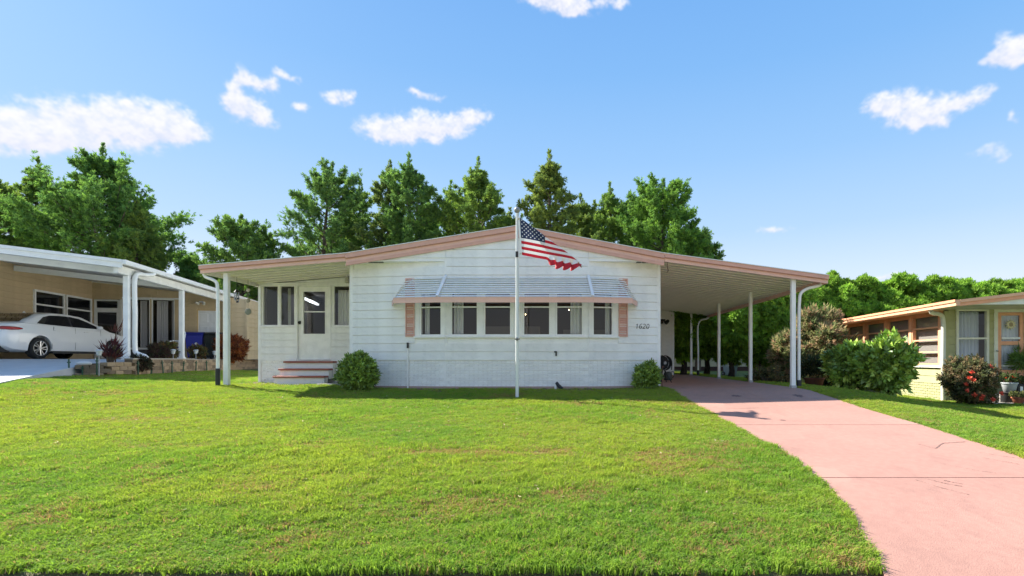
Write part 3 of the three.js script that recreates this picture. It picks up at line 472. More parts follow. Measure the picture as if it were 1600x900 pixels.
  // ---- posts and downspouts
  const post = (x, z, y0, y1, m = M_TRIM, w = 0.09) => { const p = mesh('post', [chamfer(w, y1 - y0, w, 0.008).translate(x, (y0 + y1) / 2, z)], m, house); mesh('bracket', [span(x - w * 0.62, x + w * 0.62, y0 - 0.01, y0 + 0.07, z - w * 0.62, z + w * 0.62)], mat([0.45, 0.43, 0.41], 0.7), p); return p; };
  const pz = [0.32, -2.45, -5.5, -9.4]; pz.forEach((z, i) => post(5.29, z, gz(z) + 0.0, 2.556, M_TRIM, i ? 0.085 : 0.1));
  post(-7.79, 0.25, 0.0, 2.66, M_TRIM, 0.11);
  const spout = (pts, m, r = 0.038) => mesh('downspout', [tube(pts, r, 8, 60)], m, house);
  spout([[5.98, 2.40, 0.25], [5.9, 2.36, 0.25], [5.62, 2.28, 0.25], [5.50, 2.18, 0.25], [5.47, 2.0, 0.25], [5.46, 1.0, 0.25], [5.46, 0.16, 0.25]], M_TRIM, 0.037); mesh('drain_boot', [cyl(0.055, 0.055, 0.26, 5.46, -0.08, 0.25)], M_BLACK, house);
  spout([[6.0, 2.40, -9.3], [5.9, 2.34, -9.3], [5.66, 2.27, -9.3], [5.56, 2.12, -9.3], [5.55, 1.0, -9.3], [5.55, 0.2, -9.3]], M_TRIM, 0.037); mesh('drain_boot', [cyl(0.055, 0.055, 0.24, 5.55, -0.02, -9.3)], M_BLACK, house);
  spout([[-8.25, 2.63, 0.36], [-8.2, 2.55, 0.37], [-8.05, 2.49, 0.37], [-7.95, 2.42, 0.37], [-7.925, 2.26, 0.37], [-7.92, 1.3, 0.37], [-7.92, 0.42, 0.37]], M_TRIM, 0.037); mesh('drain_boot', [cyl(0.05, 0.05, 0.46, -7.92, -0.01, 0.37)], M_BLACK, house);
  // store room at the back of the carport
  const sr = wallSeg(house, [2.27, -9.5], [4.55, -9.5], -0.02, (u) => roofTop(2.27 + u) - 0.1, { mat: M_SIDING, backMat: M_TRIM, b0: 0.0, h: 0.19, name: 'store_wall' });
  mesh('corner_trim', [span(4.52, 4.6, -0.02, 2.68, -9.54, -9.46)], M_TRIM, house); mesh('side_wall', [span(4.5, 4.57, 0, 2.6, -13, -9.56)], M_SIDING[0], house);
  { const f = mesh('flood_lamp', [box(0.16, 0.1, 0.05, 4.15, 2.28, -9.45), cyl(0.09, 0.06, 0.16, 0, 0, 0).rotateX(1.1).translate(4.05, 2.2, -9.42), cyl(0.09, 0.06, 0.16, 0, 0, 0).rotateX(1.1).rotateY(0.5).translate(4.25, 2.18, -9.42)], M_BLACK, house); }
  mesh('ceiling_hook', [tube([[2.44, 2.94, 0.1], [2.44, 2.82, 0.1], [2.46, 2.74, 0.1], [2.43, 2.70, 0.1]], 0.008, 6)], mat([0.12, 0.06, 0.04], 0.8), house);
  // pipes and hooks on the front
  const onAB = (x) => (x - PA[0]) / (PB[0] - PA[0]) * PB[1], hx = PX(638, 12.3);
  const st = mesh('stand_pipe', [cyl(0.018, 0.018, 0.95, hx, -0.02, onAB(hx) + 0.05, 10)], M_TRIM, house); mesh('pipe_cap', [box(0.035, 0.13, 0.05, hx, 0.98, onAB(hx) + 0.05)], M_BLACK, st);
  mesh('wall_hook', [box(0.035, 0.11, 0.04, PX(869, 12.15), 0.79, 0.435), box(0.06, 0.03, 0.05, PX(868, 12.15), 0.83, 0.44)], M_BLACK, house);
  { const g = mesh('drain_pipe', [cyl(0.028, 0.028, 0.16, PX(868, 11.95), -0.03, 0.55, 10)], M_TRIM, house); mesh('drain_elbow', [tube([[PX(869, 11.95), 0.13, 0.55], [PX(873, 11.95), 0.06, 0.57], [PX(878, 11.95), 0.0, 0.6]], 0.04, 8)], M_BLACK, g); }
  // house number
  const font = await new FontLoader().loadAsync('fonts/droid/droid_sans_regular.typeface.json');
  const tR0 = Math.atan2(-(PD[1] - PC[1]), PD[0] - PC[0]);
  '1620'.split('').forEach((ch, i) => { const g = new TextGeometry(ch, { font, size: 0.112, depth: 0.012, curveSegments: 5, bevelEnabled: false }); g.applyMatrix4(new THREE.Matrix4().set(1, 0.16, 0, 0, 0, 1, 0, 0, 0, 0, 1, 0, 0, 0, 0, 1)); const m = mesh('house_number', g, M_BLACK, w3); m.position.set(LC * 0.645 + i * 0.09, 1.375, 0.016); m.userData.label = `black house number digit ${ch}`; });
}
{ // entry steps with red treads
  const t = thing('entry_steps', 'three white steps with dark red treads below the porch door', 'steps', [-6.75, 0.0, -1.0]);
  const Mr = mat([0.42, 0.12, 0.085], 0.6, { map: rep(T_GRAIN, 0.4) });
  [[0.22, 0], [0.405, -0.26], [0.595, -0.52]].forEach(([y, z], i) => { const s = mesh('riser', [span(-0.64, 0.64, i ? 0.15 : -0.02, y - 0.03, Math.max(z - 0.24, -0.742), z - 0.03)], wv(0.95), t); mesh('tread', [chamfer(1.31, 0.045, 0.29, 0.01).translate(0, y - 0.0075, z - 0.115)], Mr, s); });
  mesh('faucet', [cyl(0.016, 0.016, 0.09, -0.655, 0.14, -0.1).rotateZ(0), box(0.05, 0.025, 0.06, -0.655, 0.235, -0.1)], M_BLACK, t);
  const st = tag(mesh('stepping_stone', [chamfer(0.8, 0.07, 0.42, 0.02)], mat([0.42, 0.40, 0.37], 0.9, { map: rep(T_GRAIN, 0.4), bumpMap: rep(T_BUMP, 0.3), bumpScale: 0.01 })), 'flat grey stone slab on the soil beside the entry steps', 'stone'); st.position.set(-5.62, H(-5.62, -0.62) + 0.03, -0.62); st.rotation.y = 0.1;
}
// ---------------------------------------------------------------- the left neighbour's tan house
{
  const t = thing('neighbour_house', 'tan house with a long white carport roof, left of the white home', 'house', LN.o, LN.t);
  const tv = (k) => mat([0.60 * k, 0.47 * k, 0.29 * k], 0.75, { map: rep(T_PAINT, 1.4) }), Mt = [tv(1), tv(0.97), tv(0.94)], Mw = mat([0.80, 0.82, 0.82], 0.4, { map: rep(T_PAINT, 1.2) }), Mg = mat([0.55, 0.57, 0.58], 0.5);
  const top = (x) => 2.76 + (0.2 - x) * 0.1;                           // roof rises to the left
  const x0 = -6.6, xe = 0.22, zf = 0.62, zb = -13.5;
  mesh('roof', [prism([[xe, top(xe)], [x0, top(x0)], [-13, top(x0) - 0.5], [-13, top(x0) - 0.58], [x0, top(x0) - 0.08], [xe, top(xe) - 0.08]], zf - zb, zb)], Mw, t);
  const fa = mesh('fascia', [prism([[xe, top(xe) + 0.004], [x0, top(x0) + 0.004], [x0, top(x0) - 0.2], [xe, top(xe) - 0.2]], 0.03, zf + 0.002)], Mw, t);
  mesh('drip_edge', [prism([[xe, top(xe) + 0.03], [x0, top(x0) + 0.03], [x0, top(x0) - 0.05], [xe, top(xe) - 0.05]], 0.045, zf + 0.033)], Mw, fa);
  mesh('gutter', [span(xe + 0.002, xe + 0.09, 2.66, 2.785, zb, zf + 0.05)], Mw, t);
  mesh('eave_beam', [span(-0.06, 0.06, 2.43, 2.655, -7.35, zf - 0.1)], Mw, t); mesh('cross_beam', [prism([[-0.07, 2.45], [-6.5, 3.09], [-6.5, 3.27], [-0.07, 2.63]], 0.1, 0.0)], Mw, t);
  mesh('cross_beam', [prism([[-0.07, 2.45], [-4.9, 2.93], [-4.9, 3.11], [-0.07, 2.63]], 0.1, -3.4)], Mw, t);
  const ceil = new THREE.Group(); ceil.name = 'carport_ceiling'; t.add(ceil);
  for (let z = zf - 0.02; z > -7.3; z -= 0.4) mesh('ceiling_pan', [prism([[-0.07, top(-0.07) - 0.115], [-4.9, top(-4.9) - 0.115], [-4.9, top(-4.9) - 0.09], [-0.07, top(-0.07) - 0.09]], 0.39, z - 0.395)], Mg, ceil);
  for (const z of [0.0, -3.34, -7.2]) { const p = mesh('post', [chamfer(0.14, 2.44, 0.14, 0.012).translate(0, 1.2, z)], Mw, t); mesh('bracket', [span(-0.1, 0.1, -0.02, 0.06, z - 0.1, z + 0.1)], Mw, p); }
  mesh('downspout', [tube([[0.27, 2.68, -0.9], [0.26, 2.62, -0.9], [0.2, 2.55, -0.6], [0.16, 2.5, -0.2], [0.15, 2.38, -0.12], [0.15, 1.3, -0.12], [0.15, 0.32, -0.12], [0.17, 0.2, -0.12], [0.3, 0.12, -0.1], [0.44, 0.06, -0.1], [0.46, -0.06, -0.1]], 0.065, 10, 70)], Mw, t);
  // long wall on the left, facing the carport
  const wy = [1.42, 2.44];
  const side = wallSeg(t, [-4.95, -7.42], [-4.95, 1.4], 0, () => 3.2, { mat: Mt, b0: 0.02, h: 0.2, openings: [], yMax: 3.1, name: 'carport_wall' });
  side.rotation.y = 0; side.rotation.y = Math.PI / 2; side.position.set(-4.95, 0, 1.4);
  const L = 8.82; side.children.slice().forEach((c) => c);               // boards already run the whole length
  const dkw = (u0, u1) => { const w = windowIn(t, side, u0, u1, wy[0], wy[1], { mat: Mw, f: 0.07, depth: 0.07, z: 0.04, rails: [0.5], glass: M_DARKGLASS }); return w; };
  dkw(1.4 + 4.2, 1.4 + 5.72); dkw(1.4 + 5.8, 1.4 + 7.3);
  // screened porch front and store room front, facing the street
  const yh = 2.5;
  const pf = wallSeg(t, [-4.94, -7.42], [-1.6, -7.42], 0, (u) => top(-4.94 + u) - 0.13, { mat: Mt, b0: 2.48, h: 0.2, name: 'porch_wall', openings: [[0.04, 0.98, 0.02, 2.46], [1.2, 2.05, 0.45, yh], [2.1, 2.95, 0.45, yh]] });
  mesh('porch_trim', [span(0.98, 1.05, 0.02, 2.46, 0.0, 0.03)], Mw, pf); mesh('porch_trim', [span(1.06, 3.3, 0.40, 0.45, 0, 0.05)], Mw, pf); mesh('porch_trim', [span(1.06, 3.3, yh, yh + 0.06, 0, 0.04)], Mw, pf); mesh('porch_trim', [span(1.06, 3.3, 0.02, 0.4, 0.0, 0.015)], mat([0.1, 0.1, 0.1], 0.8), pf);
  for (const [a, b, c] of [[1.2, 2.05, [[1.25, 1.42], [1.6, 1.85]]], [2.1, 2.95, [[2.2, 2.62], [2.75, 2.9]]]]) windowIn(t, pf, a, b, 0.45, yh, { mat: Mw, f: 0.035, curtains: c.map(([p, q]) => [p, q, 0.5, 2.45]), cmat: mat([0.5, 0.5, 0.52], 0.95, { side: THREE.DoubleSide }) });
  { const d = mesh('door', [prism([[0.06, 0.03], [0.96, 0.03], [0.96, 2.44], [0.06, 2.44]], 0.04, -0.05, [[[0.17, 0.5], [0.85, 0.5], [0.85, 1.92], [0.17, 1.92]], [[0.14, 2.1], [0.88, 2.1], [0.88, 2.38], [0.14, 2.38]]])], Mw, t); d.position.copy(pf.position); d.rotation.copy(pf.rotation); mesh('pane', [box(0.68, 1.42, 0.006, 0.51, 1.21, -0.03)], M_DARKGLASS, d); mesh('pane', [box(0.74, 0.28, 0.006, 0.51, 2.24, -0.03)], M_DARKGLASS, d); mesh('handle', [box(0.03, 0.12, 0.05, 0.9, 1.05, 0.015)], M_BLACK, d); }
  mesh('porch_room', room(-4.85, -1.62, 0, 2.6, -11, -7.52), mat([0.12, 0.11, 0.1], 0.9), t);
  const sf = wallSeg(t, [-1.59, -7.42], [0.74, -7.42], 0, (u) => top(-1.59 + u) - 0.13, { mat: Mt, b0: 0.0, h: 0.2, name: 'store_wall', openings: [[0.44, 1.36, 0.0, 2.1]] });
  { const d = mesh('store_door', [span(0.48, 1.32, 0.02, 2.06, -0.05, -0.01)], Mw, t); d.position.copy(sf.position); d.rotation.copy(sf.rotation); for (const x of [0.7, 1.1]) for (const [y, h] of [[0.45, 0.6], [1.15, 0.5], [1.75, 0.36]]) mesh('panel', [chamfer(0.3, h, 0.02, 0.008).translate(x, y, -0.008)], Mw, d); mesh('door_frame', [span(0.44, 0.48, 0, 2.1, -0.06, 0.02), span(1.32, 1.36, 0, 2.1, -0.06, 0.02), span(0.48, 1.32, 2.06, 2.1, -0.06, 0.02)], mat([0.62, 0.45, 0.23], 0.6), d); mesh('knob', [new THREE.SphereGeometry(0.03, 10, 8).translate(1.25, 0.98, 0.02)], mat([0.6, 0.55, 0.4], 0.3, { metalness: 1 }), d); }
  const sw = wallSeg(t, [0.75, -7.42], [0.75, -13.2], 0, () => 2.6, { mat: Mt, b0: 0.0, h: 0.2, name: 'store_side_wall', yMax: 2.6, under: 0 });
  mesh('corner_trim', [span(0.70, 0.79, 0, 2.58, -7.46, -7.38)], Mt[0], t);
  { const g = mesh('eave_light', [box(0.14, 0.04, 0.1, -0.95, 2.42, -7.3)], Mw, t); for (const s of [-1, 1]) mesh('lamp_head', [new THREE.CylinderGeometry(0.035, 0.06, 0.14, 12).rotateX(1.2).rotateY(s * 0.6).translate(-0.95 + s * 0.13, 2.36, -7.24)], mat([0.7, 0.7, 0.66], 0.4), g); }
}
// ---------------------------------------------------------------- block wall edging the neighbour's bed
const tan = (k, w = 0) => mat([(0.44 + w) * k, (0.33 + w * 0.6) * k, (0.215 + w * 0.2) * k], 0.92, { map: rep(T_GRAIN, 0.35), bumpMap: rep(T_BUMP, 0.3), bumpScale: 0.012 });
{
  const t = thing('block_wall', 'low wall of stacked tan stone blocks holding the neighbour\'s planting bed', 'wall');
  const Ms = [tan(1), tan(0.85), tan(1.1, 0.03), tan(0.7), tan(0.95, 0.06), tan(0.6)], r = mulberry(31);
  const geos = [0, 1, 2].map((k) => { const g = clean(new THREE.BoxGeometry(0.285, 0.105, 0.2, 3, 2, 2)); const p = g.attributes.position; for (let i = 0; i < p.count; i++) { const a = p.getX(i) * 9 + k * 5, b = p.getY(i) * 13 + p.getZ(i) * 9; const n = (fbm(a, b, 2) - 0.5) * 0.018, ex = Math.abs(p.getX(i)) > 0.14 ? 0.985 : 1; p.setXYZ(i, p.getX(i) * ex + n * 0.4, p.getY(i) * (ex < 1 ? 0.94 : 1) + n * 0.3, p.getZ(i) + (p.getZ(i) > 0 ? n : 0)); } g.computeVertexNormals(); return metreUV(g); });
  const run = (P, Q, base, courses, topY) => { // base: bottom height at each end
    const L = Math.hypot(Q[0] - P[0], Q[1] - P[1]), n = Math.round(L / 0.292), ang = -Math.atan2(Q[1] - P[1], Q[0] - P[0]);
    for (let c = 0; c < courses; c++) for (let k = 0; k < n; k++) {
      const u = (k + 0.5 + (c % 2 ? 0.5 : 0)) * L / n; if (u > L) continue;
      const x = mix(P[0], Q[0], u / L), z = mix(P[1], Q[1], u / L), y = topY - 0.055 - c * 0.109; if (y < H(x, z) - 0.09) continue;
      const b = mesh('stone_block', geos[Math.floor(r() * 3)], Ms[Math.floor(r() * Ms.length)], t); b.position.set(x, y + (r() - 0.5) * 0.008, z); b.rotation.set((r() - 0.5) * 0.03, ang + (r() - 0.5) * 0.06, (r() - 0.5) * 0.03); b.scale.set(L / n / 0.292, 1, 1);
      if (b.position.y < -9) t.remove(b);
    }
  };
  const q0 = lnW(0.42, 0.75), q1 = lnW(0.44, -11.2), e0 = lnW(-0.30, 1.72), e1 = lnW(0.2, 1.45);
  run(q0, q1, 0, 5, 0.66); run(e1, q0, 0, 3, 0.58); run(e0, e1, 0, 3, 0.52);
  const cap = mesh('capping', [bar([q0[0], 0.675, q0[1]], [lnW(0.44, -3)[0], 0.675, lnW(0.44, -3)[1]], 0.22, 0.03)], mat([0.5, 0.47, 0.42], 0.85, { map: rep(T_GRAIN, 0.4) }), t);
  // soil held behind the wall
  const fill = mesh('bed_soil', [prism([[0.34, -0.7], [0.34, 11.1], [0.2, 11.1], [0.2, -1.2], [-0.25, -1.35], [-0.25, -1.5], [0.15, -1.32]], 0.35).rotateX(-Math.PI / 2).translate(0, -0.42, 0)], mat([0.13, 0.09, 0.06], 0.95, { map: rep(T_GRAIN, 0.4) }), t); fill.position.set(LN.o[0], 0.62, LN.o[2]); fill.rotation.y = LN.t;
  // green stakes leaning along the wall
  const Mg = mat([0.015, 0.07, 0.035], 0.5); const where = ['at its left end beside the drive', 'second from its left end', 'third from its left end and tallest', 'fourth from its left end', 'fifth from its left end', 'sixth from its left end', 'seventh from its left end', 'eighth from its left end', 'ninth from its left end', 'farthest back, tenth from its left end'];
  [[-0.34, 1.86, 0.45, 0.02], [-0.12, 1.74, 0.28, -0.03], [0.16, 1.66, 0.5, 0.0], [0.56, 0.55, 0.42, 0.03], [0.6, -0.05, 0.42, -0.02], [0.6, -0.75, 0.42, 0.1], [0.62, -1.25, 0.4, 0.02], [0.62, -1.95, 0.4, -0.1], [0.62, -2.9, 0.4, -0.03], [0.62, -3.8, 0.4, 0.06]].forEach(([x, z, h, lean], i) => {
    const [X, Z] = lnW(x, z), s = thing('garden_stake', `thin green garden stake along the block wall, ${where[i]}`, 'stake', [X, H(X, Z) - 0.02, Z], 0, 'green stakes along the block wall');
    const p = mesh('stake', [cyl(0.02, 0.017, h + 0.02, 0, 0, 0, 8)], Mg, s); p.rotation.z = lean; mesh('clip', [box(0.055, 0.03, 0.05, 0, h * 0.86, 0)], Mg, p);
  });
}
// ---------------------------------------------------------------- the right neighbour's green house
{
  const t = thing('green_house', 'olive green house with peach trim right of the pink driveway', 'house', RN.o, RN.t);
  const gv = (k) => mat([0.44 * k, 0.43 * k, 0.22 * k], 0.7, { map: rep(T_PAINT, 1.3) }), Mg = [gv(1), gv(0.97), gv(0.94)], Mp = mat([0.80, 0.38, 0.21], 0.5, { map: rep(T_PAINT, 0.9) }), Mpl = mat([0.82, 0.46, 0.27], 0.5, { map: rep(T_PAINT, 0.9) }), Mc = mat([0.74, 0.73, 0.60], 0.45, { map: rep(T_PAINT, 0.9) });
  const top = (x) => 2.57 + (x + 0.5) * 0.116, xe = -0.5, zf = 1.38, zb = -6.6;
  mesh('roof', [prism([[xe, top(xe)], [3.4, top(3.4)], [7.3, top(xe)], [7.3, top(xe) - 0.06], [3.4, top(3.4) - 0.06], [xe, top(xe) - 0.06]], zf - zb, zb)], mat([0.7, 0.69, 0.66], 0.6, { map: rep(T_PAINT, 2) }), t);
  const fa = mesh('fascia', [prism([[xe, top(xe) + 0.004], [xe, top(xe) - 0.145], [3.4, top(3.4) - 0.145], [7.3, top(xe) - 0.145], [7.3, top(xe) + 0.004], [3.4, top(3.4) + 0.004]], 0.025, zf + 0.002)], Mp, t);
  mesh('moulding', [prism([[xe, top(xe) + 0.012], [xe, top(xe) - 0.06], [3.4, top(3.4) - 0.06], [7.3, top(xe) - 0.06], [7.3, top(xe) + 0.012], [3.4, top(3.4) + 0.012]], 0.03, zf + 0.028)], Mpl, fa);
  const gu = mesh('gutter', [span(xe - 0.1, xe - 0.002, 2.435, 2.58, zb, zf + 0.05)], Mpl, t); mesh('gutter_lip', [span(xe - 0.125, xe - 0.102, 2.52, 2.585, zb, zf + 0.052)], Mp, gu);
  mesh('porch_ceiling', [prism([[xe + 0.01, top(xe) - 0.11], [7.2, top(xe) - 0.11], [3.4, top(3.4) - 0.11]], zf - 0.02, 0.02)], Mc, t);
  mesh('eave_soffit', [span(xe + 0.004, -0.02, 2.44, 2.46, zb + 0.02, 0.0)], Mpl, t);
  // long side wall with four peach windows, each of four lights
  const WL = 6.3, y0 = 0.98, y1 = 2.38, op = [], n = 4; for (let k = 0; k < n; k++) { const a = WL - 0.14 - (k + 1) * 1.42 + 0.09; op.push([a, a + 1.30, y0, y1]); }
  const sw = wallSeg(t, [0, -WL], [0, 0], 0.0, () => 2.44, { mat: Mg, b0: 0.48, h: 0.205, yMax: 0.94, openings: op, name: 'side_wall' });
  for (const o of op) { const u0 = o[0], u1 = o[1]; windowIn(t, sw, u0, u1, y0, y1, { mat: Mp, f: 0.05, depth: 0.09, z: 0.0, rails: [0.26, 0.5, 0.74], railMat: Mpl, curtains: [[u0 + 0.05, u1 - 0.05, y0 + 0.05, y1 - 0.03]], cmat: mat([0.42, 0.42, 0.42], 0.95, { side: THREE.DoubleSide }) }); mesh('mullion', [span(u1 + 0.002, u1 + 0.1, y0, y1, 0.002, 0.05)], Mpl, sw); }
  mesh('window_sill', [box(WL - 0.5, 0.06, 0.1, WL / 2 + 0.2, y0 - 0.035, 0.03)], Mc, sw); mesh('window_head', [box(WL - 0.5, 0.07, 0.05, WL / 2 + 0.2, y1 + 0.036, 0.02)], Mp, sw);
  { const g = []; const r = mulberry(4); for (let k = 0; k < 6; k++) for (let u = (k % 2) * 0.105; u + 0.2 < WL; u += 0.21) g.push(chamfer(0.2, 0.066, 0.03, 0.004).translate(u + 0.1, 0.05 + k * 0.0765, 0.0 + (r() - 0.5) * 0.004)); const b = mesh('bricks', g, gv(0.93), sw); b.userData.kind = 'stuff'; }
  mesh('corner_board', [span(-0.02, 0.1, 0, 2.42, -0.03, 0.025)], Mg[1], t);
  // front wall under the porch roof
  const fw = wallSeg(t, [0.102, 0], [7, 0], 0.0, (u) => Math.min(top(0.1 + u), top(6.7 - u)) - 0.125, { mat: Mg, b0: 0.1, h: 0.205, openings: [[0.16, 0.98, 1.0, 2.48], [1.12, 1.96, 0.5, 2.46], [2.2, 3.0, 1.0, 2.48]], name: 'front_wall' });
  const lace = mat([0.50, 0.55, 0.62], 0.95, { side: THREE.DoubleSide });
  windowIn(t, fw, 0.16, 0.98, 1.0, 2.48, { mat: Mc, f: 0.06, depth: 0.09, z: 0.01, rails: [0.47], curtains: [[0.24, 0.9, 1.06, 2.42]], cmat: lace }); windowIn(t, fw, 2.2, 3.0, 1.0, 2.48, { mat: Mc, f: 0.06, depth: 0.09, z: 0.01, rails: [0.47], curtains: [[2.3, 2.9, 1.06, 2.42]], cmat: lace });
  { const d = mesh('door', [prism([[1.22, 0.52], [1.86, 0.52], [1.86, 2.38], [1.22, 2.38]], 0.04, -0.03, [[[1.31, 0.86], [1.77, 0.86], [1.77, 1.52], [1.31, 1.52]], [[1.31, 1.62], [1.77, 1.62], [1.77, 2.3], [1.31, 2.3]]])], Mp, t); d.position.copy(fw.position); d.rotation.copy(fw.rotation);
    for (const [a, b] of [[0.86, 1.52], [1.62, 2.3]]) mesh('pane', [paneGeo(0.46, b - a, 1.54, (a + b) / 2, -0.01)], M_GLASS, d);
    mesh('door_frame', [span(1.12, 1.215, 0.5, 2.46, -0.05, 0.03), span(1.865, 1.96, 0.5, 2.46, -0.05, 0.03), span(1.215, 1.865, 2.385, 2.46, -0.05, 0.03)], Mc, d);
    mesh('push_bar', [box(0.46, 0.05, 0.015, 1.54, 1.70, 0.02)], mat([0.75, 0.76, 0.76], 0.35), d); mesh('push_bar', [box(0.46, 0.04, 0.015, 1.54, 0.97, 0.02)], mat([0.75, 0.76, 0.76], 0.35), d);
    const cu = mesh('curtain', clean(curtain(0.5, 1.5, 5, 0.012)), lace, d); cu.position.set(1.54, 1.58, -0.09);
    mesh('knob', [new THREE.SphereGeometry(0.028, 10, 8).translate(1.18, 1.36, 0.055), cyl(0.016, 0.016, 0.03, 0, 0, 0, 8).rotateX(Math.PI / 2).translate(1.18, 1.36, 0.028)], mat([0.5, 0.5, 0.5], 0.25, { metalness: 1 }), d);
    // sun-shaped ornament hung on the door glass
    const [ox, oz] = rnW(0.102 + 1.54, 0.016), s = thing('sun_ornament', 'cream sun-shaped ornament on the peach door\'s upper glass', 'ornament', [ox, RN.o[1] + 2.06, oz], RN.t), Mo = mat([0.72, 0.66, 0.45], 0.6);
    mesh('face', [new THREE.TorusGeometry(0.075, 0.022, 8, 24)], Mo, s); mesh('centre', [new THREE.CylinderGeometry(0.055, 0.055, 0.012, 20).rotateX(Math.PI / 2)], mat([0.35, 0.27, 0.16], 0.7), s);
    for (let k = 0; k < 12; k++) { const g = new THREE.ConeGeometry(0.02, 0.06, 5).translate(0, 0.125, 0); g.rotateZ(k / 12 * 6.283); mesh('ray', [g], Mo, s); }
  }
  mesh('rooms', room(0.1, 6.9, 0.5, 2.44, -6.2, -0.12), mat([0.2, 0.19, 0.17], 0.9), t); mesh('back_wall', [span(0, 7, 0, 2.5, -6.5, -6.32)], Mg[0], t); mesh('far_wall', [span(6.92, 7, 0, 2.5, -6.3, -0.1)], Mg[0], t);
  mesh('porch_slab', [span(0.4, 7, -0.15, 0.05, 0.015, 1.2)], mat([0.45, 0.42, 0.38], 0.9, { map: rep(T_GRAIN, 0.5) }), t); mesh('porch_step', [span(1.05, 2.3, 0.052, 0.24, 0.02, 0.6)], mat([0.5, 0.47, 0.42], 0.9, { map: rep(T_GRAIN, 0.5) }), t);
  mesh('downspout', [tube([[-0.55, 2.42, 0.35], [-0.5, 2.36, 0.3], [-0.28, 2.34, 0.18], [-0.14, 2.3, 0.1], [-0.09, 2.16, 0.08], [-0.085, 1.2, 0.08], [-0.085, 0.02, 0.08]], 0.055, 10, 60)], Mc, t);
  // carport / shed further back
}
{
  const D = 24, x = PX(1212, D), t = thing('garden_shed', 'olive shed with a peach roof edge behind the tall speckled shrub', 'shed', [x, -0.42, ZD(D)], -0.05);
  const Mg = mat([0.34, 0.35, 0.125], 0.7, { map: rep(T_PAINT, 1.3) }), Mp = mat([0.72, 0.36, 0.20], 0.5), Mc = mat([0.74, 0.73, 0.60], 0.45);
  const w = wallSeg(t, [0.35, 0], [3.2, 0], 0, (u) => 2.0 + u * 0.15, { mat: Mg, b0: 0, h: 0.2 }); mesh('side_wall', [span(0.35, 0.43, 0, 2.0, -3, -0.1)], Mg, t); mesh('side_wall', [span(3.1, 3.18, 0, 2.3, -3, -0.1)], Mg, t);
  mesh('roof', [prism([[-0.12, 2.2], [3.4, 2.72], [3.4, 2.66], [-0.12, 2.14]], 3.6, -3.2)], mat([0.6, 0.58, 0.55], 0.7), t); mesh('fascia', [prism([[-0.13, 2.21], [3.4, 2.73], [3.4, 2.58], [-0.13, 2.06]], 0.025, 0.402)], Mp, t);
  mesh('post', [chamfer(0.09, 2.09, 0.09, 0.01).translate(0.0, 1.045, 0.3)], Mc, t); mesh('downspout', [tube([[0.02, 1.9, 0.38], [0.06, 1.0, 0.38], [0.09, 0.2, 0.38], [0.0, 0.06, 0.4], [-0.2, 0.04, 0.42]], 0.05, 8)], Mc, t);
}
{ // beige house beyond the hedge trees
  const D = 37, t = thing('beige_house', 'pale beige house with a dark brown base glimpsed beneath the hedge trees', 'house', [PX(1040, D), -0.25, ZD(D)]);
  const Mb = mat([0.60, 0.52, 0.36], 0.8), Mr = mat([0.07, 0.03, 0.025], 0.8);
  wallSeg(t, [0, 0], [14, 0], 0.42, () => 2.6, { mat: Mb, b0: 0.42, h: 0.22, yMax: 2.6 }); mesh('skirting', [span(0, 14, -0.1, 0.42, -0.1, 0.01)], Mr, t); mesh('roof', [prism([[-0.4, 2.6], [7, 3.5], [14.4, 2.6], [14.4, 2.52], [-0.4, 2.52]], 7, -6.5)], mat([0.5, 0.48, 0.45], 0.8), t); mesh('back_wall', [span(0, 14, 0, 2.6, -6.1, -6)], Mb, t); mesh('side_wall', [span(0, 0.1, 0, 2.6, -6, -0.1)], Mb, t); mesh('side_wall', [span(13.9, 14, 0, 2.6, -6, -0.1)], Mb, t);
}

// ---------------------------------------------------------------- plants
const leafMat = (rough = 0.7, through = 0) => through ? phys([1, 1, 1], 1, { transmission: through, thickness: 0, side: THREE.DoubleSide, specularIntensity: 0.3 }) : mat([1, 1, 1], rough, { side: THREE.DoubleSide });
const M_LEAF = leafMat(1, 0.48), M_GLOSSY = leafMat(0.38);
const Mbark = mat([0.19, 0.145, 0.105], 0.95, { map: rep(T_BARK, 0.6) }), MbarkD = mat([0.09, 0.07, 0.055], 0.95, { map: rep(T_BARK, 0.6) });
// one leaf: a folded blade of four triangles from the origin along +y
function leafTris(len, w, fold, bend, m, out) {
  const q = (x, y, z) => V(x, y, z).applyMatrix4(m), a = q(0, 0, 0), b = q(-w, len * 0.45, fold), c = q(w, len * 0.45, fold), d = q(0, len * 0.5, 0), e = q(0, len, -bend);
  for (const t of [[a, d, b], [a, c, d], [b, d, e], [d, c, e]]) for (const p of t) out.push(p.x, p.y, p.z);
}
function sprig(n, len, w, spread, tall, seed, o = {}) {   // a twig's worth of leaves
  const r = mulberry(seed), out = [], m = new THREE.Matrix4(), e = new THREE.Euler();
  for (let k = 0; k < n; k++) { const a = k * 2.4 + r(), y = tall * (o.top ? 1 - r() * 0.5 : (k + 0.3) / n), tilt = spread * (0.6 + 0.8 * r()); e.set(tilt * Math.cos(a), r() * 6.28 * (o.spin ?? 1), tilt * Math.sin(a), 'YXZ'); m.makeRotationFromEuler(new THREE.Euler(tilt, a, 0, 'YXZ')); m.setPosition(0, y, 0); leafTris(len * (0.7 + 0.5 * r()), w * (0.8 + 0.4 * r()), (o.fold ?? 0.2) * w, len * (o.bend ?? 0.1), m, out); }
  const g = new THREE.BufferGeometry(); g.setAttribute('position', new THREE.Float32BufferAttribute(out, 3)); g.computeVertexNormals(); return g;
}
const dummy = new THREE.Object3D(), UPV = V(0, 1, 0);
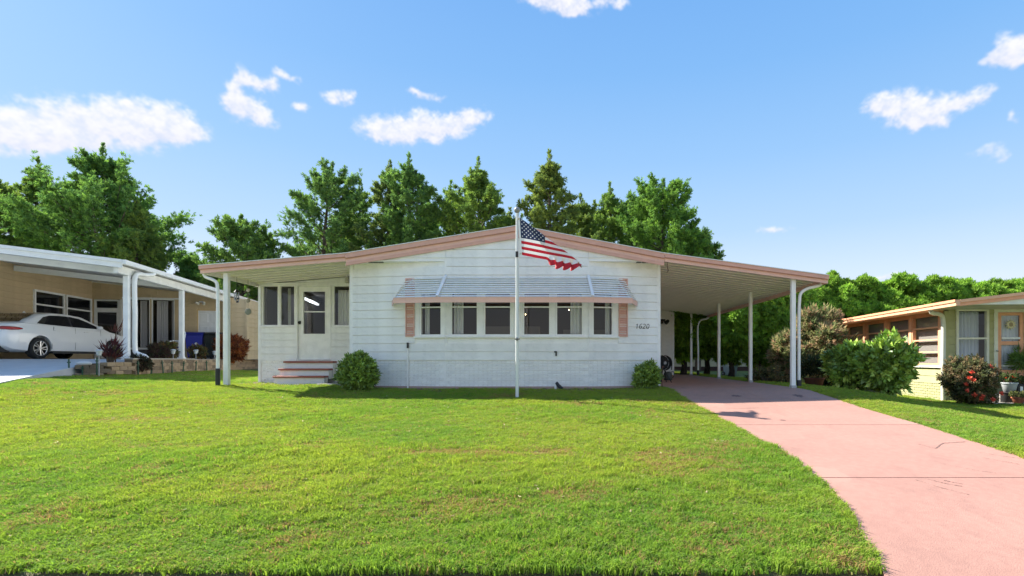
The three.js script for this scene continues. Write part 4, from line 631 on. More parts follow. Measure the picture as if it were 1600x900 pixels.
// leaf copies: items {p, dir, s}; tints: list of linear colours
function foliage(name, geo, m, items, tints, parent, seed) {
  const r = mulberry(seed), im = new THREE.InstancedMesh(geo, m, items.length), c = new THREE.Color(), q2 = new THREE.Quaternion();
  items.forEach((it, i) => { dummy.position.copy(it.p); dummy.quaternion.setFromUnitVectors(UPV, it.dir); dummy.quaternion.multiply(q2.setFromAxisAngle(UPV, r() * 6.283)); dummy.scale.setScalar(it.s); dummy.updateMatrix(); im.setMatrixAt(i, dummy.matrix); const t = tints[Math.floor(r() * tints.length)], k = (0.8 + 0.4 * r()) * (it.k || 1); c.setRGB(t[0] * k, t[1] * k, t[2] * k); im.setColorAt(i, c); });
  im.name = name; im.castShadow = im.receiveShadow = true; im.userData.kind = 'stuff'; parent.add(im); return im;
}
const rdir = (r) => { const z = r() * 2 - 1, a = r() * 6.283, s = Math.sqrt(1 - z * z); return V(s * Math.cos(a), z, s * Math.sin(a)); };
const G_CEDAR = [1, 2, 3].map((s) => sprig(14, 0.125, 0.022, 0.95, 0.17, s, { bend: 0.2 }));
const CEDAR = [[0.164, 0.274, 0.050], [0.198, 0.319, 0.050], [0.129, 0.228, 0.049], [0.242, 0.373, 0.059], [0.146, 0.264, 0.062]];
// tall evergreen: leader, rising boughs, plumes of foliage with gaps between
function cedar(label, px, D, topPy, width, o = {}) {
  const x = PX(px, D), z = ZD(D), base = H(x, z) - 0.05, h = PY(topPy, D) - base, r = mulberry(Math.round(px * 13 + D)), rad = width * 1.03 * D / FOCAL / 2;
  const t = thing('cedar_tree', label, 'tree', [x, base, z], 0, 'tall evergreens behind the houses');
  const lean = (o.lean || 0) * h * 0.06, tr = h * 0.016 + 0.06, P = []; for (let k = 0; k <= 7; k++) P.push(V(lean * (k / 7) ** 2 + (r() - 0.5) * 0.18, h * 0.97 * k / 7, (r() - 0.5) * 0.18));
  const at = (u) => { const f = clamp(u) * 7, i = Math.min(6, Math.floor(f)); return P[i].clone().lerp(P[i + 1], f - i); };
  mesh('trunk', [taper(P, P.map((_, k) => tr * (1 - k / 7.4)), 8)], Mbark, t);
  const limbs = [], items = [[], [], []], low = o.low ?? 0.16, nb = Math.round((o.n || 62) * 1.25 * (0.6 + 0.4 * rad / 2));
  for (let b = 0; b < nb; b++) {
    const u = low + (0.985 - low) * Math.pow((b + r()) / nb, 0.92), shape = (o.shape || ((v) => Math.pow(Math.min(1, (1 - v) / 0.5), 0.85) * (0.88 + 0.24 * Math.sin(v * 11 + px)) + 0.04))((u - low) / (1 - low));
    let len = Math.max(0.35, rad * clamp(shape, 0.08, 1.15) * (0.72 + 0.5 * r())); const az = b * 2.399 + r() * 0.8, rise = mix(0.55, 1.25, u) * (0.75 + 0.5 * r());
    const p0 = at(u * 0.93), d = V(Math.cos(az), 0, Math.sin(az)), p1 = p0.clone().addScaledVector(d, len * 0.55).add(V(0, len * 0.28 * rise, 0)), p2 = p0.clone().addScaledVector(d, len).add(V(0, len * (0.35 + 0.5 * r()) * rise, 0));
    if (p2.y > h) p2.y = h - r() * 0.3;
    limbs.push(taper([p0, p1, p2], [tr * 0.28 * (1.2 - u), tr * 0.17 * (1.2 - u), 0.012], 5));
    const n = Math.round((o.dense || 1) * (34 + 36 * len) * (0.5 + 1.0 * r())), bulk = 0.15 + 0.13 * len * (0.5 + r() * 0.8), ax = p2.clone().sub(p1).normalize();
    for (let k = 0; k < n; k++) {
      const v = 0.28 + 0.80 * Math.pow(r(), 0.62), q = v < 0.55 ? p0.clone().lerp(p1, v / 0.55) : p1.clone().lerp(p2, (v - 0.55) / 0.45), sp = rdir(r).multiplyScalar(bulk * Math.cbrt(r()) * (1.25 - 0.65 * v));
      sp.addScaledVector(ax, bulk * (r() - 0.4) * 1.3); const dir = ax.clone().multiplyScalar(0.4).add(V(0, 0.35, 0)).addScaledVector(rdir(r), 0.95).normalize();
      items[k % 3].push({ p: q.add(sp), dir, s: (o.s || 1) * (0.75 + 0.7 * r()) });
    }
  }
  for (let k = 0; k < 60; k++) { const v = r(), p = at(0.9 + 0.1 * v).add(rdir(r).multiplyScalar(0.28 * (1.15 - v))); items[0].push({ p, dir: V((r() - 0.5) * 0.8, 1, (r() - 0.5) * 0.8).normalize(), s: 0.9 }); }
  const lm = mesh('branches', limbs, Mbark, t); lm.userData.kind = 'stuff';
  const hue = [0.85 + 0.3 * r(), 0.9 + 0.2 * r(), 0.8 + 0.5 * r()];   // each tree its own green
  items.forEach((it, k) => foliage('crown', G_CEDAR[k], M_LEAF, it, CEDAR.map((c) => c.map((v, i) => v * hue[i])), t, px + k));
  return t;
}
const flat = (v) => Math.pow(Math.sin(Math.PI * clamp(0.12 + 0.86 * v)), 0.6) * 1.0;
// left group
cedar('dark cedar at the left edge of the picture, behind the tan house', -8, 33, 262, 120, { low: 0.25 });
cedar('slim cedar with a ragged tip left of the broadest left cedar', 58, 36, 236, 88, { low: 0.3 });
cedar('broadest cedar rising high above the tan house\'s carport roof', 160, 32, 216, 165, { n: 100, low: 0.2 });
cedar('short cedar on the right shoulder of the broadest left cedar', 215, 31, 303, 66, { low: 0.25 });
cedar('low bushy tree beyond the tan house\'s rear roof edge', 297, 34, 392, 44, { shape: flat, low: 0.2 });
cedar('round-topped open tree just left of the porch roof', 378, 32, 332, 92, { shape: flat, n: 60, low: 0.15, s: 1.1 });
cedar('dark leaning undergrowth tree below the round-topped tree', 350, 35, 410, 80, { shape: flat, low: 0.1 });
// behind the white house
cedar('tall lopsided cedar above the porch, leftmost of the row behind the house', 497, 33, 247, 106, { lean: 1.2, shape: (v) => 0.35 + 0.75 * Math.pow(Math.sin(Math.PI * clamp(0.15 + 0.8 * v)), 1.2) });
cedar('thin cedar between the lopsided cedar and the double-topped one', 562, 36, 273, 92, { n: 46, dense: 0.85 });
cedar('left top of the double-topped cedar behind the porch side', 607, 34, 243, 84, { n: 60 });
cedar('tallest pointed cedar of the pair left of the flag', 640, 33, 231, 110, { n: 74 });
cedar('broad conical cedar left of the flag pole', 748, 34, 238, 112, { n: 84 });
cedar('small sparse cedar filling in left of the broad conical one', 703, 38, 275, 84, { n: 50, dense: 0.8 });
cedar('tallest cedar, pointed, just right of the flag pole', 860, 33, 224, 100, { n: 86 });
cedar('short cedar right of the tallest one', 908, 36, 296, 96, { n: 60 });
cedar('narrow pointed cedar near the middle of the right half of the row', 953, 35, 278, 80, { n: 60 });
cedar('narrow cedar with two tips before the last large one', 985, 37, 292, 78, { n: 54 });
cedar('last large cedar above the carport corner', 1035, 33, 273, 104, { n: 84, shape: (v) => 0.3 + 0.8 * Math.pow(Math.sin(Math.PI * clamp(0.2 + 0.75 * v)), 0.8) });
cedar('low rounded tree at the right end of the row above the carport', 1092, 35, 352, 76, { shape: flat, n: 60, low: 0.3 });
cedar('low dark cedar behind the roof ridge at the flag pole', 795, 39, 318, 84, { n: 50 });
cedar('low dark cedar between the two pointed cedars right of the flag', 928, 40, 306, 90, { n: 54 });
cedar('dim far cedar behind the double-topped pair', 668, 40, 300, 96, { n: 54 });
cedar('dim far cedar left of the last large one', 1004, 40, 304, 96, { n: 54 });
cedar('dim far cedar between the porch side and the thin cedar', 540, 40, 320, 90, { n: 50 });
// ---- clipped hedge trees to the right
const G_POD = [4, 5, 6].map((s) => sprig(12, 0.16, 0.026, 0.95, 0.12, s, { bend: 0.15 })), POD = [[0.210, 0.379, 0.037], [0.252, 0.444, 0.039], [0.168, 0.316, 0.037], [0.294, 0.491, 0.048]];
function hedgeTree(label, px, D, topPy, width, o = {}) {
  const x = PX(px, D), z = ZD(D), base = H(x, z) - 0.03, h = PY(topPy, D) - base, r = mulberry(Math.round(px * 7 + D)), rad = width * D / FOCAL / 2;
  const t = thing('hedge_tree', label, 'tree', [x, base, z], 0, 'clipped evergreen trees along the right boundary');
  const fork = 0.5 + 0.4 * r(), tips = [], geos = [taper([[0, 0, 0], [0.05, fork * 0.6, 0], [0.02, fork, 0]], [0.16, 0.12, 0.11])];
  for (let k = 0; k < 4; k++) { const a = k * 1.6 + r(), q = V(Math.cos(a) * rad * 0.55, h * (0.5 + 0.25 * r()), Math.sin(a) * rad * 0.55); tips.push(q); geos.push(taper([V(0.02, fork - 0.05, 0), V(q.x * 0.5, mix(fork, q.y, 0.45), q.z * 0.5), q], [0.08, 0.06, 0.025], 6)); }
  const tk = mesh('trunk', geos, MbarkD, t); tk.userData.kind = 'stuff';
  const items = [[], [], []], lo = o.low ?? 0.95, n = Math.round((o.n || 1) * 190 * rad * h), cy = (lo + h) / 2, ry = (h - lo) / 2;
  const clumps = []; for (let k = 0; k < 90; k++) { const d = rdir(r), f = 0.62 + 0.38 * Math.sqrt(r()); clumps.push([V(d.x * rad * 0.98 * f, cy + d.y * ry * f, d.z * rad * 0.98 * f), 0.22 + 0.2 * r(), 0.8 + 0.4 * r()]); }
  for (const [c, cr, k] of clumps) for (let i = 0; i < n / 12; i++) { const d = rdir(r), p = c.clone().addScaledVector(d, cr * Math.pow(r(), 0.35)); if (p.y < lo - 0.35) continue; const out = V(p.x / rad, (p.y - cy) / ry, p.z / rad).multiplyScalar(0.6).add(d).add(V(0, 0.35, 0)).normalize(); items[i % 3].push({ p, dir: out, s: 0.75 + 0.5 * r(), k }); }
  items.forEach((it, k) => foliage('crown', G_POD[k], M_LEAF, it, o.tints || POD, t, px + k)); return t;
}
const hw = (n) => `dense dark-green hedge tree seen through the carport, ${n}`;
hedgeTree(hw('beside the store room wall'), 1068, 23.2, 455, 78); hedgeTree(hw('between the two farthest posts'), 1104, 23.5, 452, 78); hedgeTree(hw('behind the second farthest post'), 1142, 22.6, 448, 82); hedgeTree(hw('beside the second post from the front'), 1188, 22.8, 444, 86); hedgeTree(hw('nearest the front post'), 1232, 22.4, 446, 84);
const hb = (n) => `bright green hedge tree above the green house's roof, ${n}`, far = (px, top, w, l, D = 27.5) => hedgeTree(hb(l), px, D, top, w, { low: 1.4 });
far(1262, 440, 84, 'partly behind the front carport post'); far(1303, 434, 90, 'first clear of the carport roof'); far(1352, 440, 92, 'second from the carport roof'); far(1402, 437, 92, 'third from the carport roof'); far(1452, 438, 96, 'fourth from the carport roof'); far(1500, 444, 92, 'fifth from the carport roof'); far(1548, 446, 92, 'second from the right edge', 29); far(1598, 442, 96, 'at the right edge', 30);
// ---- shrubs
const tubeStem = (r, n, rad, h, lo = 0) => { const g = []; for (let k = 0; k < n; k++) { const a = k / n * 6.283 + r(), d = rad * (0.25 + 0.5 * r()); g.push(taper([[Math.cos(a) * 0.05, -0.03, Math.sin(a) * 0.05], [Math.cos(a) * d * 0.5, h * 0.3, Math.sin(a) * d * 0.5], [Math.cos(a) * d, h * (0.55 + 0.25 * r()), Math.sin(a) * d]], [0.018, 0.013, 0.006], 5)); } return g; };
function shrub(name, label, pos, rad, h, geo, n, tints, o = {}) {
  const r = mulberry(Math.round(pos[0] * 91 + pos[2] * 37) + 1000), y = o.y ?? H(pos[0], pos[2]), t = thing(name, label, o.cat || 'shrub', [pos[0], y, pos[2]], 0, o.group);
  const st = mesh('stems', tubeStem(r, o.stems || 9, rad, h), o.bark || Mbark, t); st.userData.kind = 'stuff';
  const lo = (o.low ?? 0.15) * h, cy = (lo + h) / 2, ry = (h - lo) / 2, items = geo.map(() => []), cl = [], nc = o.clumps || 70;
  for (let k = 0; k < nc; k++) { const d = rdir(r), f = (o.hollow ?? 0.45) + (1 - (o.hollow ?? 0.45)) * Math.cbrt(r()), bump = 1 + (o.rough ?? 0.12) * (r() * 2 - 1); cl.push([V(d.x * rad * f * bump, cy + d.y * ry * f * bump, d.z * (o.rz || rad) * f * bump), (o.clump || 0.14) * (0.7 + 0.6 * r()), 0.82 + 0.36 * r()]); }
  cl.forEach(([c, cr, k]) => { for (let i = 0; i < n / nc; i++) { const d = rdir(r), p = c.clone().addScaledVector(d, cr * Math.pow(r(), 0.4)); if (p.y < 0.03) continue; const out = V(p.x / rad, (p.y - cy) / ry, p.z / rad).add(d).add(V(0, o.up ?? 0.4, 0)).normalize(); items[i % geo.length].push({ p, dir: out, s: (0.75 + 0.5 * r()) * (o.s || 1), k }); } });
  items.forEach((it, k) => foliage('foliage', geo[k], o.mat || M_LEAF, it, tints, t, k + 3)); t.userData.clumpTops = undefined; delete t.userData.clumpTops; return [t, cl, r];
}
const G_BOX = [7, 8].map((s) => sprig(9, 0.055, 0.014, 0.8, 0.08, s)), G_HIB = [9, 10].map((s) => sprig(7, 0.13, 0.042, 1.0, 0.12, s, { bend: 0.25 })), G_CROT = [11, 12].map((s) => sprig(8, 0.13, 0.02, 0.95, 0.12, s, { bend: 0.3 })), G_SPIKE = [13, 14].map((s) => sprig(12, 0.42, 0.022, 0.85, 0.08, s, { bend: 0.25, fold: 0.5 })), G_IX = [15, 16].map((s) => sprig(8, 0.07, 0.017, 0.9, 0.1, s));
const BOX = [[0.224, 0.333, 0.046], [0.263, 0.382, 0.050], [0.170, 0.259, 0.041], [0.144, 0.220, 0.041]];
shrub('boxwood_shrub', 'round boxwood shrub on the soil right of the entry steps', [PX(558, 11.75), 0, 0.8], 0.285, 0.68, G_BOX, 4200, BOX, { clumps: 95, clump: 0.085, low: 0.06, hollow: 0.5, rough: 0.3, s: 1.15, mat: M_GLOSSY });
shrub('boxwood_shrub', 'small round boxwood shrub at the house corner by the pink driveway', [PX(1011, 12.1), 0, 0.45], 0.19, 0.46, G_BOX, 2000, BOX, { clumps: 55, clump: 0.075, low: 0.16, hollow: 0.5, rough: 0.3, s: 1.1, mat: M_GLOSSY });
const HIB = [[0.235, 0.379, 0.055], [0.305, 0.458, 0.071], [0.180, 0.286, 0.049], [0.441, 0.550, 0.104], [0.150, 0.241, 0.053]];
shrub('hibiscus_shrub', 'leafy green shrub left of its twin beside the green house', [PX(1326, 14.2), 0, ZD(14.2)], 0.34, 1.12, G_HIB, 800, HIB, { clumps: 50, clump: 0.17, low: 0.24, rough: 0.3, s: 1.25, mat: M_GLOSSY, bark: MbarkD, stems: 12, group: 'leafy shrubs beside the green house' });
shrub('hibiscus_shrub', 'larger leafy green shrub in front of the green house\'s peach windows', [PX(1386, 13.3), 0, ZD(13.3)], 0.46, 1.24, G_HIB, 1250, HIB, { clumps: 70, clump: 0.17, low: 0.26, rough: 0.3, s: 1.25, mat: M_GLOSSY, bark: MbarkD, stems: 16, group: 'leafy shrubs beside the green house' });
const SPK = [[0.324, 0.276, 0.121], [0.454, 0.356, 0.179], [0.162, 0.211, 0.073], [0.259, 0.276, 0.097], [0.421, 0.259, 0.145], [0.114, 0.145, 0.049]];
shrub('speckled_shrub', 'tall loose shrub with speckled pale and dark leaves before the olive shed', [PX(1276, 18.6), 0, ZD(18.6)], 0.78, 2.55, G_CROT, 2300, SPK, { clumps: 75, clump: 0.26, low: 0.18, s: 1.25, stems: 14, rough: 0.3 });
shrub('speckled_shrub', 'low pale speckled shrub left of the front carport post, before the olive shed', [PX(1229, 19), 0, ZD(19)], 0.42, 1.75, G_CROT, 900, SPK, { clumps: 40, clump: 0.2, low: 0.15, s: 1.2, rough: 0.3 });
shrub('speckled_shrub', 'darker speckled shrub against the left end of the green house', [PX(1308, 21.3), 0, ZD(21.3)], 0.55, 1.95, G_CROT, 2000, [[0.10, 0.12, 0.045], [0.05, 0.07, 0.025], [0.16, 0.13, 0.07]], { clumps: 60, clump: 0.26, s: 1.2 });
{ // ixora with orange flower heads
  const p = [PX(1516, 13.1), 0, ZD(13.1)];
  const [t, cl, r] = shrub('ixora_shrub', 'twiggy bronze-green shrub with red-orange flower heads by the peach door', p, 0.47, 1.08, G_IX, 3000, [[0.14, 0.145, 0.055], [0.20, 0.15, 0.07], [0.10, 0.12, 0.04], [0.26, 0.18, 0.09], [0.08, 0.095, 0.04]], { clumps: 100, clump: 0.13, low: 0.1, hollow: 0.35, rough: 0.2, stems: 16 });
  const Mo = mat([0.75, 0.10, 0.045], 0.6, { side: THREE.DoubleSide }); const heads0 = [[-0.52, 0.55], [-0.46, 0.72], [-0.5, 0.36], [-0.36, 0.26], [-0.22, 0.16], [0.22, 1.05], [0.3, 0.98], [0.42, 0.92], [-0.38, 0.66], [-0.42, 0.88], [-0.18, 0.22], [0.1, 0.14], [0.46, 0.3]];
  const petal = sprig(26, 0.034, 0.012, 1.3, 0.02, 5); heads0.map(([x, y]) => [x * 0.82, y * 0.86 + 0.03]).forEach(([x, y], i) => { const f = mesh('flower_head', petal, Mo, t); f.position.set(x, y, Math.sqrt(Math.max(0.05, 0.36 - x * x)) * (y > 0.8 ? 0.6 : 0.98)); f.rotation.set(0.7, i, 0); f.scale.setScalar(1.8); });
}
// ---- beds of the left neighbour
const bedY = 0.66, lp = (x, z, y = bedY) => { const [X, Z] = lnW(x, z); return [X, y, Z]; };
function spiky(label, p, s, tints, n, geo = G_SPIKE, name = 'cordyline_plant') { const r = mulberry(Math.round(p[0] * 50)), t = thing(name, label, 'plant', p); const items = [[], []]; const st = []; for (let k = 0; k < n; k++) { const a = r() * 6.283, d = 0.16 * Math.sqrt(r()) * s, h = (0.05 + 0.5 * r()) * s; st.push(taper([[Math.cos(a) * d * 0.5, -0.04, Math.sin(a) * d * 0.5], [Math.cos(a) * d, h, Math.sin(a) * d]], [0.018, 0.014], 5)); items[k % 2].push({ p: V(Math.cos(a) * d, h, Math.sin(a) * d), dir: V(Math.cos(a) * 0.5, 1, Math.sin(a) * 0.5).normalize(), s: s * (0.7 + 0.5 * r()) }); } const sm = mesh('stems', st, Mbark, t); sm.userData.kind = 'stuff'; items.forEach((it, k) => it.length && foliage('leaves', geo[k], M_LEAF, it, tints, t, k + 40)); return t; }
const CORD = [[0.16, 0.035, 0.045], [0.11, 0.03, 0.035], [0.20, 0.06, 0.05], [0.12, 0.10, 0.04], [0.07, 0.025, 0.03]];
spiky('dark red spiky cordyline at the corner of the block wall', lp(0.16, 1.1, 0.55), 0.8, CORD, 14);
{ const t = spiky('tall thin cordyline with a red top beside the white car', lp(0.1, 0.75, 0.6), 0.7, [[0.24, 0.05, 0.06], [0.16, 0.06, 0.05]], 1); t.children.forEach((c) => { c.position.y += 0.5; }); mesh('cane', [taper([[0, -0.1, 0], [0.03, 0.35, 0], [0.0, 0.7, 0]], [0.018, 0.015, 0.012], 6)], Mbark, t); }
const CRO = [[0.168, 0.168, 0.049], [0.098, 0.098, 0.042], [0.252, 0.140, 0.042], [0.084, 0.056, 0.035]], RED = [[0.33, 0.10, 0.025], [0.26, 0.07, 0.025], [0.40, 0.15, 0.04], [0.14, 0.045, 0.02]];
const bush = (label, p, rad, h, tints, n, o = {}) => shrub('croton_bush', label, [p[0], 0, p[2]], rad, h, G_CROT, n, tints, { y: p[1], clumps: 30, clump: 0.13, cat: 'plant', ...o });
bush('dark leafy croton beside the curved white downspout', lp(0.05, -1.6), 0.2, 0.4, [[0.05, 0.06, 0.025], [0.09, 0.06, 0.03], [0.07, 0.03, 0.03]], 400, { clump: 0.07, s: 0.6 });
bush('yellow-green croton between the first two white posts', lp(-0.1, -2.6), 0.2, 0.52, CRO, 420, { clump: 0.08, s: 0.65 });
bush('small dark croton in front of the blue bin', lp(0.1, -4.3), 0.2, 0.44, CRO, 380, { clump: 0.08, s: 0.65 });
bush('rust-red croton bush beside the tan store room', lp(0.55, -6.3, 0.62), 0.42, 0.85, RED, 1100, { clump: 0.18, clumps: 45 });
bush('trailing dark vine spilling over the block wall', lp(0.5, 0.3, 0.34), 0.17, 0.36, [[0.06, 0.05, 0.025], [0.1, 0.05, 0.03], [0.04, 0.05, 0.02]], 260, { low: 0.02, clump: 0.08, s: 0.6 });
shrub('fern_plant', 'green fern at the right edge beside the peach door', [PX(1598, 13.9), 0, ZD(13.9)], 0.16, 0.34, G_SPIKE, 50, [[0.13, 0.24, 0.05], [0.17, 0.29, 0.06]], { y: 0.42, clumps: 8, cat: 'plant', s: 0.5 });
shrub('weed_tuft', 'dry reddish weeds at the foot of the second carport post', [PX(1196, 15.3), 0, ZD(15.3)], 0.3, 0.32, G_CROT, 160, [[0.20, 0.14, 0.06], [0.12, 0.12, 0.04]], { clumps: 14, cat: 'weeds' });
// ---------------------------------------------------------------- flag and pole
{
  const D = 10.6, x = PX(808, D), z = ZD(D), y0 = H(x, z), h = PY(333, D) - y0, t = thing('flag_pole', 'slim white flag pole standing on the lawn before the bay window', 'flagpole', [x, y0, z]);
  const Mp = mat([0.72, 0.72, 0.70], 0.35);
  mesh('pole', [taper([[0, -0.05, 0], [0, h * 0.5, 0], [0, h, 0]], [0.034, 0.031, 0.026], 14)], Mp, t); mesh('finial', [new THREE.SphereGeometry(0.062, 16, 12).translate(0, h + 0.06, 0), cyl(0.02, 0.02, 0.05, 0, h - 0.01, 0)], mat([0.25, 0.25, 0.24], 0.45), t);
  mesh('clamp', [box(0.05, 0.11, 0.06, 0.0, PY(398, D) - y0, 0.03)], M_BLACK, t); mesh('cleat', [box(0.1, 0.025, 0.04, 0.005, PY(530, D) - y0, 0.045), box(0.03, 0.06, 0.03, 0.0, PY(530, D) - y0, 0.035)], mat([0.15, 0.15, 0.15], 0.5), t);
  const Y = (py) => PY(py, D) - y0, X = (px) => PX(px, D) - x;
  mesh('halyard', [tube([[0.035, h - 0.03, 0.02], [0.05, Y(345), 0.02], [0.04, Y(420), 0.02], [0.035, Y(528), 0.02]], 0.004, 5)], Mp, t);
  // the flag itself
  const c = document.createElement('canvas'); c.width = 1024; c.height = 640; const g = c.getContext('2d');
  for (let k = 0; k < 13; k++) { g.fillStyle = k % 2 ? '#f2efea' : '#c01b2c'; g.fillRect(0, k * 640 / 13, 1024, 640 / 13 + 1); }
  g.fillStyle = '#26304f'; g.fillRect(0, 0, 410, 640 * 7 / 13); g.fillStyle = '#f4f2ee';
  for (let r = 0; r < 9; r++) for (let k = 0; k < (r % 2 ? 5 : 6); k++) { const cx = 410 / 12 * (1 + 2 * k + (r % 2)), cy = 640 * 7 / 13 / 10 * (r + 1); g.beginPath(); for (let p = 0; p < 10; p++) { const a = -Math.PI / 2 + p * Math.PI / 5, q = p % 2 ? 6.5 : 16; g[p ? 'lineTo' : 'moveTo'](cx + q * Math.cos(a), cy + q * Math.sin(a)); } g.closePath(); g.fill(); }
  const tx = new THREE.CanvasTexture(c); tx.colorSpace = THREE.SRGBColorSpace;
  const Mf = phys([1, 1, 1], 0.9, { map: tx, side: THREE.DoubleSide, transmission: 0.25, thickness: 0 });
  const F = thing('flag', 'sagging red, white and blue striped flag flying from the pole', 'flag', [x, y0, z]);
  const nu = 70, nv = 40, pos = [], uv = [], idx = [];
  for (let i = 0; i <= nu; i++) for (let j = 0; j <= nv; j++) {
    const u = i / nu, v = j / nv;
    // stripes run down to the right; the upper part of the cloth has folded over behind along a sagging diagonal
    const ys = (q) => 341 + 58 * q + 17 * u + 24 * (1 - q) * Math.pow(Math.max(0, u - 0.32), 1.35), diag = 340 + 73 * Math.pow(u, 1.04);
    let vf = 0; while (vf < 0.94 && ys(vf) < diag) vf += 0.01;
    let px = mix(812, 909, u) + 3 * v * (1 - u), py, zz = 0.07 * Math.sin(u * 7 + v * 2.2 + 0.6) * u;
    if (v >= vf) py = ys(v); else { const A = Math.max(3, 0.8 * (ys(1) - ys(vf))), w = (ys(vf) - ys(v)) / A; py = ys(vf) + A * (1 - Math.abs((w % 2) - 1)); zz -= 0.02 + 0.02 * w; }
    const bun = sstep(0.40, 0.55, u) * sstep(0.86, 1, v), wave = Math.sin(u * 50);
    px += bun * 3.2 * wave; py += bun * (9 + 4 * Math.cos(u * 50 + 0.8)) * (1 - sstep(0.82, 1, u)); zz += bun * 0.09 * Math.cos(u * 50);
    pos.push(X(px), Y(py), 0.04 + zz); uv.push(u, 1 - v);
  }
  for (let i = 0; i < nu; i++) for (let j = 0; j < nv; j++) { const a = i * (nv + 1) + j, b = a + nv + 1; idx.push(a, a + 1, b, b, a + 1, b + 1); }
  const fg = new THREE.BufferGeometry(); fg.setAttribute('position', new THREE.Float32BufferAttribute(pos, 3)); fg.setAttribute('uv', new THREE.Float32BufferAttribute(uv, 2)); fg.setIndex(idx); fg.computeVertexNormals();
  const fm = mesh('cloth', fg, Mf, F); mesh('header_tape', [bar([X(811), Y(340), 0.04], [X(814.5), Y(399), 0.04], 0.008, 0.035)], mat([0.82, 0.8, 0.78], 0.8), F);
  for (const py of [343, 397]) mesh('grommet', [new THREE.TorusGeometry(0.012, 0.004, 6, 12).translate(X(py < 360 ? 810.5 : 813.8), Y(py), 0.048)], mat([0.5, 0.4, 0.2], 0.3, { metalness: 1 }), F);
}
// ---------------------------------------------------------------- wind chimes under the porch roof
{
  const D = 13.1, x = PX(370, D), z = ZD(D), yt = roofTop(x) - 0.095, t = thing('wind_chime', 'dark metal tube wind chime under the porch roof, nearer the post', 'wind chime', [x, yt, z]);
  const yy = (py) => PY(py, D) - yt, Md = mat([0.04, 0.04, 0.045], 0.4, { metalness: 0.6 });
  mesh('cord', [cyl(0.004, 0.004, -yy(454), 0, yy(454), 0, 5)], M_BLACK, t); mesh('cap', [new THREE.CylinderGeometry(0.03, 0.07, 0.06, 12).translate(0, yy(455), 0)], Md, t);
  for (let k = 0; k < 5; k++) { const a = k * 1.257; mesh('tube', [cyl(0.011, 0.011, 0.15 + 0.02 * k, Math.cos(a) * 0.05, yy(457) - 0.15 - 0.02 * k, Math.sin(a) * 0.05, 8)], mat([0.35, 0.36, 0.38], 0.3, { metalness: 0.8 }), t); }
  mesh('clapper', [cyl(0.035, 0.035, 0.02, 0, yy(463), 0, 12)], Md, t); mesh('cord', [cyl(0.003, 0.003, 0.3, 0, yy(473), 0, 5)], M_BLACK, t); mesh('sail', [box(0.11, 0.05, 0.01, 0.01, yy(466.5), 0.01), box(0.05, 0.05, 0.01, 0.02, yy(471.5), 0.012)], Md, t);
  const D2 = 13.55, x2 = PX(387.5, D2), z2 = ZD(D2), y2 = roofTop(x2) - 0.095, s = thing('wind_chime', 'stone disc wind chime under the porch roof, nearer the porch windows', 'wind chime', [x2, y2, z2]), y3 = (py) => PY(py, D2) - y2;
  mesh('cord', [cyl(0.005, 0.005, -y3(488), 0, y3(488), 0, 5)], mat([0.2, 0.17, 0.13], 0.8), s);
  for (const [py, rx, ry, col] of [[453.5, 0.055, 0.045, [0.45, 0.42, 0.36]], [469.5, 0.055, 0.06, [0.30, 0.27, 0.2]], [487, 0.085, 0.085, [0.20, 0.21, 0.17]]]) { const g = new THREE.SphereGeometry(1, 14, 10).scale(rx, ry, 0.022); mesh('stone_disc', [g.translate(0.012, y3(py), 0.012)], mat(col, 0.8), s); }
}
